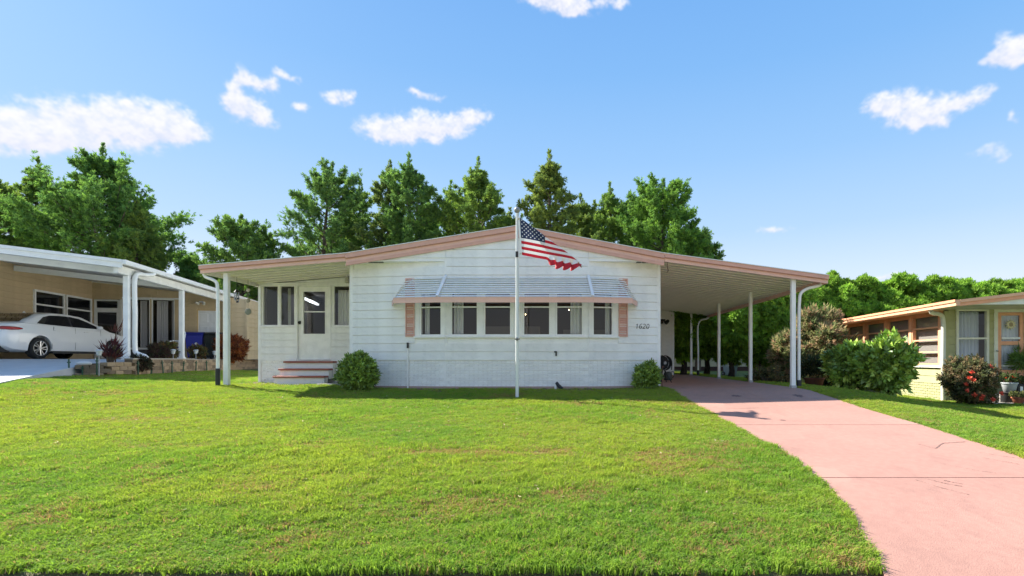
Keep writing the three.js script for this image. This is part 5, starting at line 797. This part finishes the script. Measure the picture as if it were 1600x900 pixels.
// ---------------------------------------------------------------- things in the main carport
{
  const D = 14.9, x = PX(1037, D), z = ZD(D), yf = gz(z) + 0.012, t = thing('drum_fan', 'round black fan on thin legs at the house corner in the carport', 'fan', [x, yf, z], 0.35);
  const cyv = PY(567, D) - yf, Mb = mat([0.015, 0.015, 0.017], 0.45);
  const cage = []; for (const q of [0.20, 0.155, 0.11, 0.065]) cage.push(new THREE.TorusGeometry(q, 0.006, 5, 26).translate(0, cyv, 0.075)); for (let k = 0; k < 12; k++) { const a = k / 12 * 6.283; cage.push(bar([0, cyv, 0.08], [Math.cos(a) * 0.2, cyv + Math.sin(a) * 0.2, 0.07], 0.006, 0.006)); }
  mesh('guard', cage, Mb, t); mesh('drum', [new THREE.CylinderGeometry(0.215, 0.215, 0.15, 28, 1, true).rotateX(Math.PI / 2).translate(0, cyv, 0), new THREE.CylinderGeometry(0.2, 0.2, 0.01, 28).rotateX(Math.PI / 2).translate(0, cyv, -0.07)], mat([0.02, 0.02, 0.022], 0.5, { side: THREE.DoubleSide }), t); mesh('hub', [new THREE.CylinderGeometry(0.045, 0.05, 0.06, 16).rotateX(Math.PI / 2).translate(0, cyv, 0.06)], mat([0.3, 0.3, 0.32], 0.4), t);
  for (let k = 0; k < 4; k++) { const a = k * 1.571 + 0.3, g = box(0.06, 0.13, 0.006).rotateY(0.5).translate(0, 0.095, 0); g.rotateZ(a); mesh('blade', [g.translate(0, cyv, 0.02)], Mb, t); }
  for (const s of [-1, 1]) mesh('leg', [bar([s * 0.03, cyv - 0.2, 0], [s * 0.17, 0.0, 0.14], 0.02, 0.02), bar([s * 0.03, cyv - 0.2, 0], [s * 0.17, 0.0, -0.14], 0.02, 0.02)], Mb, t);
  mesh('handle', [tube([[0.1, cyv + 0.19, 0], [0.2, cyv + 0.13, 0.02], [0.25, cyv, 0.02], [0.24, cyv - 0.2, 0.02]], 0.014, 7)], Mb, t);
  const D2 = 16.6, p = thing('watering_can', 'small dark can on the carport floor behind the black fan', 'can', [PX(1043.5, D2), gz(ZD(D2)) + 0.012, ZD(D2)]); mesh('body', [new THREE.LatheGeometry([[0, 0], [0.12, 0], [0.13, 0.04], [0.13, 0.2], [0.1, 0.25], [0.08, 0.26]].map((q) => new THREE.Vector2(...q)), 18)], mat([0.05, 0.06, 0.055], 0.5, { side: THREE.DoubleSide }), p); mesh('spout', [taper([[-0.1, 0.08, 0], [-0.2, 0.2, 0], [-0.24, 0.3, 0]], [0.03, 0.02, 0.025], 8)], mat([0.03, 0.035, 0.03], 0.5), p); mesh('handle', [tube([[0.08, 0.24, 0], [0.18, 0.26, 0], [0.19, 0.12, 0], [0.12, 0.06, 0]], 0.012, 6)], M_BLACK, p);
  const D3 = 12.35, s = thing('rusty_rod', 'thin rusty rod standing at the driveway edge by the small boxwood', 'rod', [PX(1034.5, D3), gz(ZD(D3)), ZD(D3)]); mesh('shaft', [cyl(0.009, 0.009, 0.5, 0, -0.03, 0, 7)], mat([0.16, 0.06, 0.035], 0.8), s); mesh('hook', [tube([[0, 0.46, 0], [0.02, 0.5, 0], [0.05, 0.48, 0]], 0.008, 6)], mat([0.16, 0.06, 0.035], 0.8), s);
}
// ---------------------------------------------------------------- wheeled bins, chair, solar lamps of the left neighbour
function bin(label, p, turn, rgb, group) {
  const t = thing('wheeled_bin', label, 'bin', p, turn, group), m = mat(rgb, 0.45), sec = (w, d, y) => [[-w, y, -d], [w, y, -d], [w, y, d], [-w, y, d]];
  const lo = sec(0.22, 0.25, 0.06), hi = sec(0.30, 0.36, 0.98), pos = [...lo, ...hi].flat(), g = new THREE.BufferGeometry(); g.setAttribute('position', new THREE.Float32BufferAttribute(pos, 3)); g.setIndex([0, 1, 5, 0, 5, 4, 1, 2, 6, 1, 6, 5, 2, 3, 7, 2, 7, 6, 3, 0, 4, 3, 4, 7, 0, 3, 2, 0, 2, 1]); const q = g.toNonIndexed(); q.computeVertexNormals(); q.setAttribute('uv', new THREE.Float32BufferAttribute(new Float32Array(60), 2));
  mesh('body', [q, chamfer(0.64, 0.05, 0.76, 0.015).translate(0, 0.97, 0)], m, t); const lid = mesh('lid', [prism([[-0.39, 0], [0.40, 0], [0.38, 0.05], [0.1, 0.10], [-0.3, 0.10], [-0.39, 0.06]], 0.64, -0.32).rotateY(-Math.PI / 2).translate(0, 1.0, 0)], m, t); mesh('lid_handle', [chamfer(0.3, 0.03, 0.04, 0.01).translate(0, 1.03, 0.42)], m, lid);
  for (const s of [-1, 1]) { const w = mesh('wheel', [new THREE.CylinderGeometry(0.12, 0.12, 0.05, 18).rotateZ(Math.PI / 2).translate(s * 0.27, 0.12, -0.27)], M_BLACK, t); mesh('hub', [new THREE.CylinderGeometry(0.05, 0.05, 0.056, 12).rotateZ(Math.PI / 2).translate(s * 0.27, 0.12, -0.27)], mat([0.2, 0.2, 0.2], 0.5), w); }
  mesh('label_mark', [new THREE.CylinderGeometry(0.05, 0.05, 0.004, 16).rotateX(Math.PI / 2 - 0.12).translate(0.08, 0.62, 0.332)], mat([0.6, 0.62, 0.6], 0.6), t); return t;
}
bin('blue wheeled bin in front of the tan house\'s white door', lp(-0.78, -6.4, 0.67), LN.t + 0.15, [0.012, 0.02, 0.26]); bin('black wheeled bin right of the blue bin', lp(-0.1, -6.5, 0.67), LN.t - 0.05, [0.008, 0.014, 0.013]);
{ const D = 30, t = bin('grey wheeled bin under the hedge trees, between the carport posts', [PX(1141, D), H(PX(1141, D), ZD(D)) - 0.01, ZD(D)], 0.4, [0.22, 0.26, 0.27]); }
{ // garden chair with a hoop back
  const t = thing('garden_chair', 'white tubular garden chair with a blue seat by the second white post', 'chair', lp(-0.35, -3.6, 0.67), LN.t - 0.9), Mw = mat([0.75, 0.76, 0.76], 0.35), Mb = mat([0.02, 0.035, 0.16], 0.8);
  mesh('seat', [chamfer(0.46, 0.05, 0.44, 0.02).translate(0, 0.42, 0)], Mb, t); mesh('backrest', [chamfer(0.42, 0.4, 0.04, 0.015).rotateX(-0.2).translate(0, 0.72, -0.24)], Mb, t); mesh('back_frame', [tube([[-0.24, 0.42, -0.19], [-0.24, 0.85, -0.27], [-0.12, 0.97, -0.3], [0.12, 0.97, -0.3], [0.24, 0.85, -0.27], [0.24, 0.42, -0.19]], 0.014, 7, 40)], Mw, t);
  for (const s of [-1, 1]) { mesh('leg', [tube([[s * 0.25, 0, 0.24], [s * 0.25, 0.6, 0.22]], 0.014, 7)], Mw, t); mesh('leg', [tube([[s * 0.25, 0, -0.26], [s * 0.25, 0.42, -0.19]], 0.014, 7)], Mw, t); mesh('armrest', [tube([[s * 0.25, 0.6, 0.23], [s * 0.25, 0.64, 0.1], [s * 0.25, 0.64, -0.15], [s * 0.25, 0.6, -0.22]], 0.016, 7)], Mw, t); }
}
function solar(label, p, h) { const t = thing('solar_lamp', label, 'garden lamp', p, 0, 'solar lamps along the bed'); mesh('spike', [cyl(0.012, 0.012, h, 0, -0.05, 0, 8)], mat([0.35, 0.36, 0.36], 0.4), t); mesh('lantern', [new THREE.CylinderGeometry(0.075, 0.045, 0.12, 14).translate(0, h, 0)], phys([0.75, 0.78, 0.78], 0.25, { transmission: 0.3, thickness: 0 }), t); mesh('cap', [new THREE.CylinderGeometry(0.05, 0.09, 0.035, 14).translate(0, h + 0.078, 0)], mat([0.45, 0.46, 0.46], 0.4), t); return t; }
solar('solar lamp on a spike before the dark red cordyline', [...lnW(0.24, 1.72), 0].map((v, i, a) => [a[0], 0.2, a[1]][i]), 0.62); solar('solar lamp beside the dark leafy croton', lp(0.32, -2.0), 0.24); solar('solar lamp before the second white post', lp(0.3, -3.7), 0.26); solar('solar lamp in front of the black bin', lp(0.3, -5.3), 0.24);
{ const p = lnW(-0.16, 1.6), s = tag(mesh('white_rock', [new THREE.DodecahedronGeometry(0.14, 1).scale(1.3, 0.5, 0.9)], mat([0.7, 0.69, 0.66], 0.9, { bumpMap: rep(T_BUMP, 0.3), bumpScale: 0.01 })), 'white rock on the low end of the block wall', 'rock'); s.position.set(p[0], 0.55, p[1]); }
// ---------------------------------------------------------------- the white sedan in the left carport
{
  const t = thing('sedan_car', 'white sedan with dark windows parked under the tan house\'s carport', 'car', [-16.62, LN.o[1] + 0.003, -2.45], Math.PI / 2 + 0.05);
  const Mpaint = phys([0.78, 0.79, 0.79], 0.3, { clearcoat: 1, clearcoatRoughness: 0.05 }), Mgl = phys([0.006, 0.006, 0.007], 0.03), Mrub = mat([0.012, 0.012, 0.012], 0.8), Mrim = mat([0.62, 0.63, 0.65], 0.28, { metalness: 0.9 });
  const lerpT = (T, x) => { let k = 0; while (k < T.length - 2 && x > T[k + 1][0]) k++; const [a, b] = T[k], [c, d] = T[k + 1], q = clamp((x - a) / (c - a)); return mix(b, d, q * q * (3 - 2 * q) * 0.5 + q * 0.5); };
  const loft = (xs, sec) => { const S = xs.map(sec), n = S[0].length, pos = [], idx = []; xs.forEach((x, i) => S[i].forEach(([z, y]) => pos.push(x, y, z))); for (let i = 0; i + 1 < xs.length; i++) for (let k = 0; k < n; k++) { const a = i * n + k, b = i * n + (k + 1) % n; idx.push(a, a + n, b, b, a + n, b + n); } for (const [i, f] of [[0, 1], [xs.length - 1, 0]]) for (let k = 1; k + 1 < n; k++) { const a = i * n; f ? idx.push(a, a + k, a + k + 1) : idx.push(a, a + k + 1, a + k); } const g = new THREE.BufferGeometry(); g.setAttribute('position', new THREE.Float32BufferAttribute(pos, 3)); g.setIndex(idx); g.computeVertexNormals(); g.setAttribute('uv', new THREE.Float32BufferAttribute(new Float32Array(pos.length / 3 * 2), 2)); return g; };
  const yt = [[0, 0.8], [0.06, 0.93], [0.2, 1.04], [0.55, 1.09], [1.2, 1.06], [3.3, 1.0], [3.7, 0.96], [4.35, 0.86], [4.65, 0.74], [4.8, 0.58]], wd = [[0, 0.68], [0.08, 0.78], [0.35, 0.87], [0.9, 0.905], [3.6, 0.905], [4.3, 0.86], [4.65, 0.74], [4.8, 0.55]], ybv = [[0, 0.36], [0.25, 0.24], [0.6, 0.2], [4.3, 0.2], [4.8, 0.24]];
  const xs = []; for (let k = 0; k <= 60; k++) xs.push(4.8 * k / 60);
  const half = (x) => { const w = lerpT(wd, x), y = lerpT(yt, x), b = lerpT(ybv, x); return [[w * 0.82, b], [w * 0.955, b + 0.05], [w * 0.985, b + 0.16], [w, mix(b, y, 0.5)], [w * 0.992, mix(b, y, 0.68)], [w * 0.965, mix(b, y, 0.85)], [w * 0.93, y - 0.035], [w * 0.86, y - 0.008], [w * 0.45, y + 0.012]]; };
  const full = (h) => [...h, ...h.slice().reverse().map(([z, y]) => [-z, y])];
  let body = new Brush(loft(xs, (x) => full(half(x)))); body.updateMatrixWorld(); const ev = new Evaluator(); ev.attributes = ['position', 'normal', 'uv'];
  for (const wx of [1.0, 3.75]) for (const s of [-1, 1]) { const c = new Brush(new THREE.CylinderGeometry(0.375, 0.375, 0.34, 40).rotateX(Math.PI / 2)); c.position.set(wx, 0.335, s * 0.82); c.updateMatrixWorld(); body = ev.evaluate(body, c, SUBTRACTION); body.updateMatrixWorld(); }
  const hwf = (y) => 0.83 - 0.50 * (y - 1.0), rt = [[0.5, 1.06], [0.85, 1.23], [1.25, 1.385], [1.75, 1.455], [2.2, 1.46], [2.7, 1.42], [3.2, 1.22], [3.6, 1.0]];
  const gx = []; for (let k = 0; k <= 40; k++) gx.push(0.5 + 3.1 * k / 40);
  const cabin = loft(gx, (x) => { const y = lerpT(rt, x), q = Math.max(y, 0.97); return full([[hwf(0.93), 0.93], [hwf(mix(0.93, q - 0.05, 0.5)), mix(0.93, q - 0.05, 0.5)], [hwf(q - 0.05), q - 0.05], [hwf(q) - 0.03, q - 0.018], [hwf(q) * 0.75, q], [hwf(q) * 0.35, q + 0.012]]); });
  const bg = body.geometry; mesh('body', [toCreasedNormals(clean(bg), 0.7)], Mpaint, t); mesh('cabin', [toCreasedNormals(clean(cabin), 0.7)], Mpaint, t);
  for (const s of [-1, 1]) {
    const out = [[0.98, 1.075], [1.12, 1.17], [1.3, 1.29], [1.55, 1.355], [1.9, 1.375], [2.3, 1.365], [2.6, 1.325], [2.9, 1.22], [3.2, 1.085], [3.3, 1.02], [2.2, 1.03], [1.3, 1.055]], n = out.length, pos = []; out.forEach(([x, y]) => pos.push(x, y, s * (hwf(y) + 0.006)));
    const f = THREE.ShapeUtils.triangulateShape(out.map((p) => new THREE.Vector2(...p)), []).flat(), g = new THREE.BufferGeometry(); g.setAttribute('position', new THREE.Float32BufferAttribute(pos, 3)); g.setIndex(f); g.computeVertexNormals(); g.setAttribute('uv', new THREE.Float32BufferAttribute(new Float32Array(n * 2), 2));
    const w = mesh('side_window', g, phys([0.006, 0.006, 0.007], 0.03, { side: THREE.DoubleSide }), t); mesh('pillar_strip', [bar([2.16, 1.03, s * (hwf(1.03) + 0.009)], [2.2, 1.365, s * (hwf(1.365) + 0.009)], 0.05, 0.006)], M_BLACK, w);
    for (const x of [1.55, 2.62]) mesh('door_handle', [chamfer(0.19, 0.03, 0.03, 0.01).translate(x, 0.885, s * 0.90)], Mpaint, t);
    mesh('mirror', [new THREE.SphereGeometry(0.1, 14, 10).scale(0.8, 0.62, 0.95).translate(3.12, 1.06, s * 0.93)], Mpaint, t);
    for (const x of [1.36, 2.2, 3.2]) mesh('door_seam', [bar([x, 0.3, s * 0.9], [x + (x < 1.5 ? 0.1 : 0.03), 1.0, s * 0.872], 0.006, 0.03)], mat([0.25, 0.25, 0.25], 0.6), t);
    const tl = new THREE.SphereGeometry(1, 18, 10).scale(0.34, 0.075, 0.24); mesh('tail_light', [tl.translate(0.30, 0.885, s * 0.66)], phys([0.42, 0.012, 0.012], 0.12, { clearcoat: 1 }), t); mesh('headlight', [new THREE.SphereGeometry(1, 14, 10).scale(0.2, 0.07, 0.16).translate(4.5, 0.7, s * 0.64)], phys([0.7, 0.72, 0.74], 0.08, { clearcoat: 1 }), t);
    for (const wx of [1.0, 3.75]) {
      const w = new THREE.Group(); w.name = 'wheel'; w.position.set(wx, 0.325, s * 0.79); t.add(w);
      mesh('tyre', [new THREE.LatheGeometry([[0.225, -0.1], [0.30, -0.11], [0.322, -0.08], [0.327, 0], [0.322, 0.08], [0.30, 0.11], [0.225, 0.1]].map((p) => new THREE.Vector2(...p)), 36).rotateX(Math.PI / 2)], mat([0.012, 0.012, 0.012], 0.8, { side: THREE.DoubleSide }), w);
      const sp = [new THREE.TorusGeometry(0.222, 0.012, 8, 36).translate(0, 0, s * 0.09), new THREE.CylinderGeometry(0.045, 0.045, 0.03, 16).rotateX(Math.PI / 2).translate(0, 0, s * 0.075)]; for (let k = 0; k < 10; k++) { const a = (Math.floor(k / 2) / 5 + (k % 2 ? 0.035 : -0.035)) * 6.283; sp.push(bar([Math.cos(a) * 0.03, Math.sin(a) * 0.03, s * 0.078], [Math.cos(a * 1) * 0.222, Math.sin(a) * 0.222, s * 0.085], 0.026, 0.02)); } mesh('rim', sp, Mrim, w); mesh('brake_disc', [new THREE.CylinderGeometry(0.22, 0.22, 0.012, 24).rotateX(Math.PI / 2)], mat([0.03, 0.03, 0.03], 0.6), w);
    }
  }
  const plate = (pts) => { const g = new THREE.BufferGeometry(); g.setAttribute('position', new THREE.Float32BufferAttribute(pts.flat(), 3)); g.setIndex([0, 1, 2, 0, 2, 3]); g.computeVertexNormals(); g.setAttribute('uv', new THREE.Float32BufferAttribute(new Float32Array(8), 2)); return g; };
  const gl = phys([0.006, 0.006, 0.007], 0.03, { side: THREE.DoubleSide });
  const win = (xa, xb, off) => { const g = [], n = 6; for (let k = 0; k < n; k++) { const x0 = mix(xa, xb, k / n), x1 = mix(xa, xb, (k + 1) / n), y0 = lerpT(rt, x0) + off, y1 = lerpT(rt, x1) + off, w0 = hwf(y0) - 0.12, w1 = hwf(y1) - 0.12; g.push(plate([[x0, y0, -w0], [x0, y0, w0], [x1, y1, w1], [x1, y1, -w1]])); } return g; };
  mesh('rear_window', win(0.58, 1.22, 0.02), gl, t); mesh('windscreen', win(2.78, 3.52, 0.02), gl, t);
  mesh('lower_bumper', [prism([[-0.015, 0.22], [0.3, 0.2], [0.3, 0.36], [-0.015, 0.42]], 1.3, -0.65)], mat([0.02, 0.02, 0.022], 0.6), t); mesh('roof_antenna', [new THREE.ConeGeometry(0.035, 0.06, 10).scale(1.8, 1, 0.6).translate(1.45, 1.46, 0)], Mpaint, t);
  mesh('sill', [span(1.42, 3.32, 0.17, 0.24, 0.76, 0.87)], M_BLACK, t);
}
// ---------------------------------------------------------------- pots by the green house
function pot(name, label, px, D, y, r0, r1, h, rgb, fill) { const t = thing(name, label, 'pot', [PX(px, D), y, ZD(D)], 0); mesh('pot', [new THREE.LatheGeometry([[0, 0], [r0, 0], [r1, h - 0.03], [r1 + 0.015, h - 0.03], [r1 + 0.015, h], [r1 - 0.01, h], [r1 - 0.02, h - 0.04], [0, h - 0.04]].map((p) => new THREE.Vector2(...p)), 22)], mat(rgb, 0.75, { side: THREE.DoubleSide, map: rep(T_GRAIN, 0.4) }), t); if (fill) { const items = [], r = mulberry(px); for (let k = 0; k < fill.n; k++) { const a = r() * 6.283, d = r1 * Math.sqrt(r()) * 0.9; items.push({ p: V(Math.cos(a) * d, h - 0.04 + r() * fill.h, Math.sin(a) * d), dir: V(Math.cos(a) * 0.7, 1, Math.sin(a) * 0.7).normalize(), s: fill.s * (0.7 + 0.6 * r()) }); } foliage('plant', fill.geo, M_LEAF, items, fill.tints, t, px); if (fill.flowers) for (let k = 0; k < fill.flowers; k++) { const a = r() * 6.283, d = r1 * r(), f = mesh('flower', sprig(10, 0.05, 0.018, 1.2, 0.01, k + 2), mat([0.78, 0.12, 0.04], 0.6, { side: THREE.DoubleSide }), t); f.position.set(Math.cos(a) * d, h + fill.h * (0.5 + 0.5 * r()), Math.sin(a) * d); } } return t; }
{
  const Df = 13.45, ys = RN.o[1] + 0.053, GR = [[0.09, 0.14, 0.04], [0.12, 0.16, 0.05]];
  pot('grey_pot', 'pale grey pot of red-orange flowers stacked by the peach door', 1577, Df, ys + 0.26, 0.12, 0.17, 0.24, [0.52, 0.55, 0.56], { n: 60, h: 0.18, s: 1, geo: G_IX[0], tints: GR, flowers: 9 });
  pot('black_pot', 'black plastic pot under the pale grey pot', 1575, Df, ys, 0.13, 0.16, 0.26, [0.02, 0.02, 0.02]);
  pot('terracotta_pot', 'terracotta pot on the step behind the black box', 1596, 13.9, RN.o[1] + 0.243, 0.1, 0.15, 0.26, [0.42, 0.13, 0.06], { n: 40, h: 0.15, s: 1, geo: G_IX[1], tints: GR, flowers: 4 });
  pot('terracotta_pot', 'small terracotta pot of yellow-green leaves beneath the black box', 1591, 13.15, ys, 0.09, 0.13, 0.15, [0.42, 0.13, 0.06], { n: 40, h: 0.1, s: 0.9, geo: G_IX[0], tints: [[0.16, 0.17, 0.05], [0.12, 0.14, 0.04]] });
  const b = thing('black_box', 'black box with a white label among the pots', 'box', [PX(1594, 13.5), ys + 0.0, ZD(13.5)], -0.2); mesh('case', [chamfer(0.28, 0.24, 0.22, 0.02).translate(0.02, 0.34, 0)], M_BLACK, b); mesh('stand', [span(-0.1, 0.14, 0, 0.22, -0.08, 0.08)], mat([0.06, 0.06, 0.06], 0.7), b); mesh('paper_label', [box(0.06, 0.12, 0.004, -0.03, 0.34, 0.113)], mat([0.75, 0.75, 0.72], 0.7), b);
  pot('terracotta_pot', 'brown pot standing on the lawn right of the front carport post', 1272, 15.6, H(PX(1272, 15.6), ZD(15.6)), 0.2, 0.27, 0.3, [0.20, 0.075, 0.05], { n: 70, h: 0.5, s: 1.6, geo: G_CROT[0], tints: [[0.05, 0.07, 0.025], [0.08, 0.09, 0.03]] });
}
// ---------------------------------------------------------------- grass
{
  const blade = (n, hgt, w, spread, seed) => { const r = mulberry(seed), pos = []; for (let k = 0; k < n; k++) { const a = r() * 6.283, b = r() * 6.283, x = (r() - 0.5) * spread, z = (r() - 0.5) * spread, h = hgt * (0.55 + 0.75 * r()), lean = h * (0.35 + 1.0 * r()), ww = w * (0.7 + 0.6 * r()), cx = Math.cos(a) * ww, cz = Math.sin(a) * ww, lx = Math.cos(b) * lean, lz = Math.sin(b) * lean; const p0 = [x - cx, -0.01, z - cz], p1 = [x + cx, -0.01, z + cz], m0 = [x - cx * 0.8 + lx * 0.35, h * 0.62, z - cz * 0.8 + lz * 0.35], m1 = [x + cx * 0.8 + lx * 0.35, h * 0.62, z + cz * 0.8 + lz * 0.35], tp = [x + lx, h * 0.9, z + lz]; for (const t of [[p0, p1, m1], [p0, m1, m0], [m0, m1, tp]]) for (const q of t) pos.push(...q); } const g = new THREE.BufferGeometry(); g.setAttribute('position', new THREE.Float32BufferAttribute(pos, 3)); g.computeVertexNormals(); return g; };
  const geos = [blade(11, 0.046, 0.0042, 0.085, 1), blade(11, 0.038, 0.005, 0.09, 2), blade(9, 0.058, 0.0038, 0.08, 3)], Mg = leafMat(1, 0.5), r = mulberry(99), lists = [[], [], []];
  const want = (x, z) => { const D = CAM.z - z; return Math.abs(x) < D * 1.12 + 0.3 && !inDrive(x, z, 0.0) && !inPad(x, z, 0.05) && !(x > -8.2 && x < 2.3 && z < 0.02 && z < (x < -5.05 ? -1.8 : 0.03)) && (() => { const [a, b] = rnL(x, z); return !(a > -0.05 && b < 0.02 && b > -8.2) && !(a > 0.4 && b > -0.1 && b < 1.22); })(); };
  const area = (x0, x1, z0, z1, dens) => { const n = Math.round((x1 - x0) * (z1 - z0) * dens); for (let k = 0; k < n; k++) { const x = mix(x0, x1, r()), z = mix(z0, z1, r()); if (!want(x, z)) continue; if (r() < bare(x, z) * 0.92 || r() < 0.75 * sstep(0.46, 0.3, fbm(x * 11 + 5, z * 11, 3))) continue; lists[k % 3].push(x, z); } };
  area(-7, 2.7, 6.6, EDGE + 0.02, 2600); area(-10.5, 5.2, 3.6, 6.6, 1900); area(-14, 2.6, -0.4, 3.6, 1500); area(5.3, 13, -1.5, 7, 1500); area(-13.5, -7.5, -8, -0.4, 700); area(5.3, 11, -9, -1.5, 500); area(3.5, 12, -16, -9, 260); area(-8.4, -4.9, -1.0, -0.4, 900);
  let total = 0;
  const c = new THREE.Color();
  lists.forEach((L, gi) => {
    const n = L.length / 2, im = new THREE.InstancedMesh(geos[gi], Mg, n); total += n;
    for (let i = 0; i < n; i++) {
      const x = L[i * 2], z = L[i * 2 + 1], a = fbm(x * 0.55 + 9, z * 0.8 + 4, 4), b = fbm(x * 2.6, z * 2.6, 3), d = dry(x, z), tf = fbm(x * 9, z * 9, 2), sh = (0.55 + 0.6 * b) * (0.45 + 1.1 * tf) + (r() - 0.5) * 0.2;
      dummy.position.set(x, H(x, z) - 0.004 + (fbm(x * 1.1, z * 1.1, 3) - 0.5) * 0.03, z); dummy.rotation.set((r() - 0.5) * 0.3, r() * 6.283, (r() - 0.5) * 0.3); dummy.scale.set(1, sh * (1 - 0.45 * d) * (0.75 + 0.5 * sstep(0.35, 0.65, a)), 1); dummy.updateMatrix(); im.setMatrixAt(i, dummy.matrix);
      const yel = clamp(sstep(0.36, 0.66, fbm(x * 0.4 + 30, z * 0.6 + 2, 5)) * 0.55 + 0.5 * (tf - 0.3) + 0.3 * r()), k = 0.78 + 0.44 * r();
      let col = [mix(0.175, 0.36, yel), mix(0.345, 0.44, yel), mix(0.03, 0.04, yel)]; if (r() < 0.05 + 0.75 * d) col = [0.42, 0.27, 0.10]; else if (r() < 0.06) col = [0.30, 0.30, 0.09];
      c.setRGB(col[0] * k, col[1] * k, col[2] * k); im.setColorAt(i, c);
    }
    im.name = gi ? `grass_${String(gi).padStart(3, '0')}` : 'grass'; im.userData = { kind: 'stuff', label: 'mown yellow-green lawn grass sloping to the street' }; im.castShadow = im.receiveShadow = true; scene.add(im);
  });
  console.log('grass tufts', total);
}

{ // fallen leaves scattered over the lawn
  const r = mulberry(55), out = [], m = new THREE.Matrix4(); for (let k = 0; k < 130; k++) { const z = 1.5 + 7 * r(), D = CAM.z - z, x = -1.05 * D + r() * 1.5 * D; if (inDrive(x, z, 0.1)) continue; m.makeRotationFromEuler(new THREE.Euler(1.57 + (r() - 0.5) * 0.8, 0, r() * 6.28, 'YXZ')); m.setPosition(x, H(x, z) + 0.035, z); leafTris(0.03 + 0.03 * r(), 0.01, 0.004, 0.006, m, out); }
  const g = new THREE.BufferGeometry(); g.setAttribute('position', new THREE.Float32BufferAttribute(out, 3)); g.computeVertexNormals(); const o = mesh('fallen_leaves', g, mat([0.5, 0.38, 0.2], 0.8, { side: THREE.DoubleSide })); o.userData = { kind: 'stuff', label: 'small dry leaves scattered over the lawn' };
}
renderer.render(scene, camera);
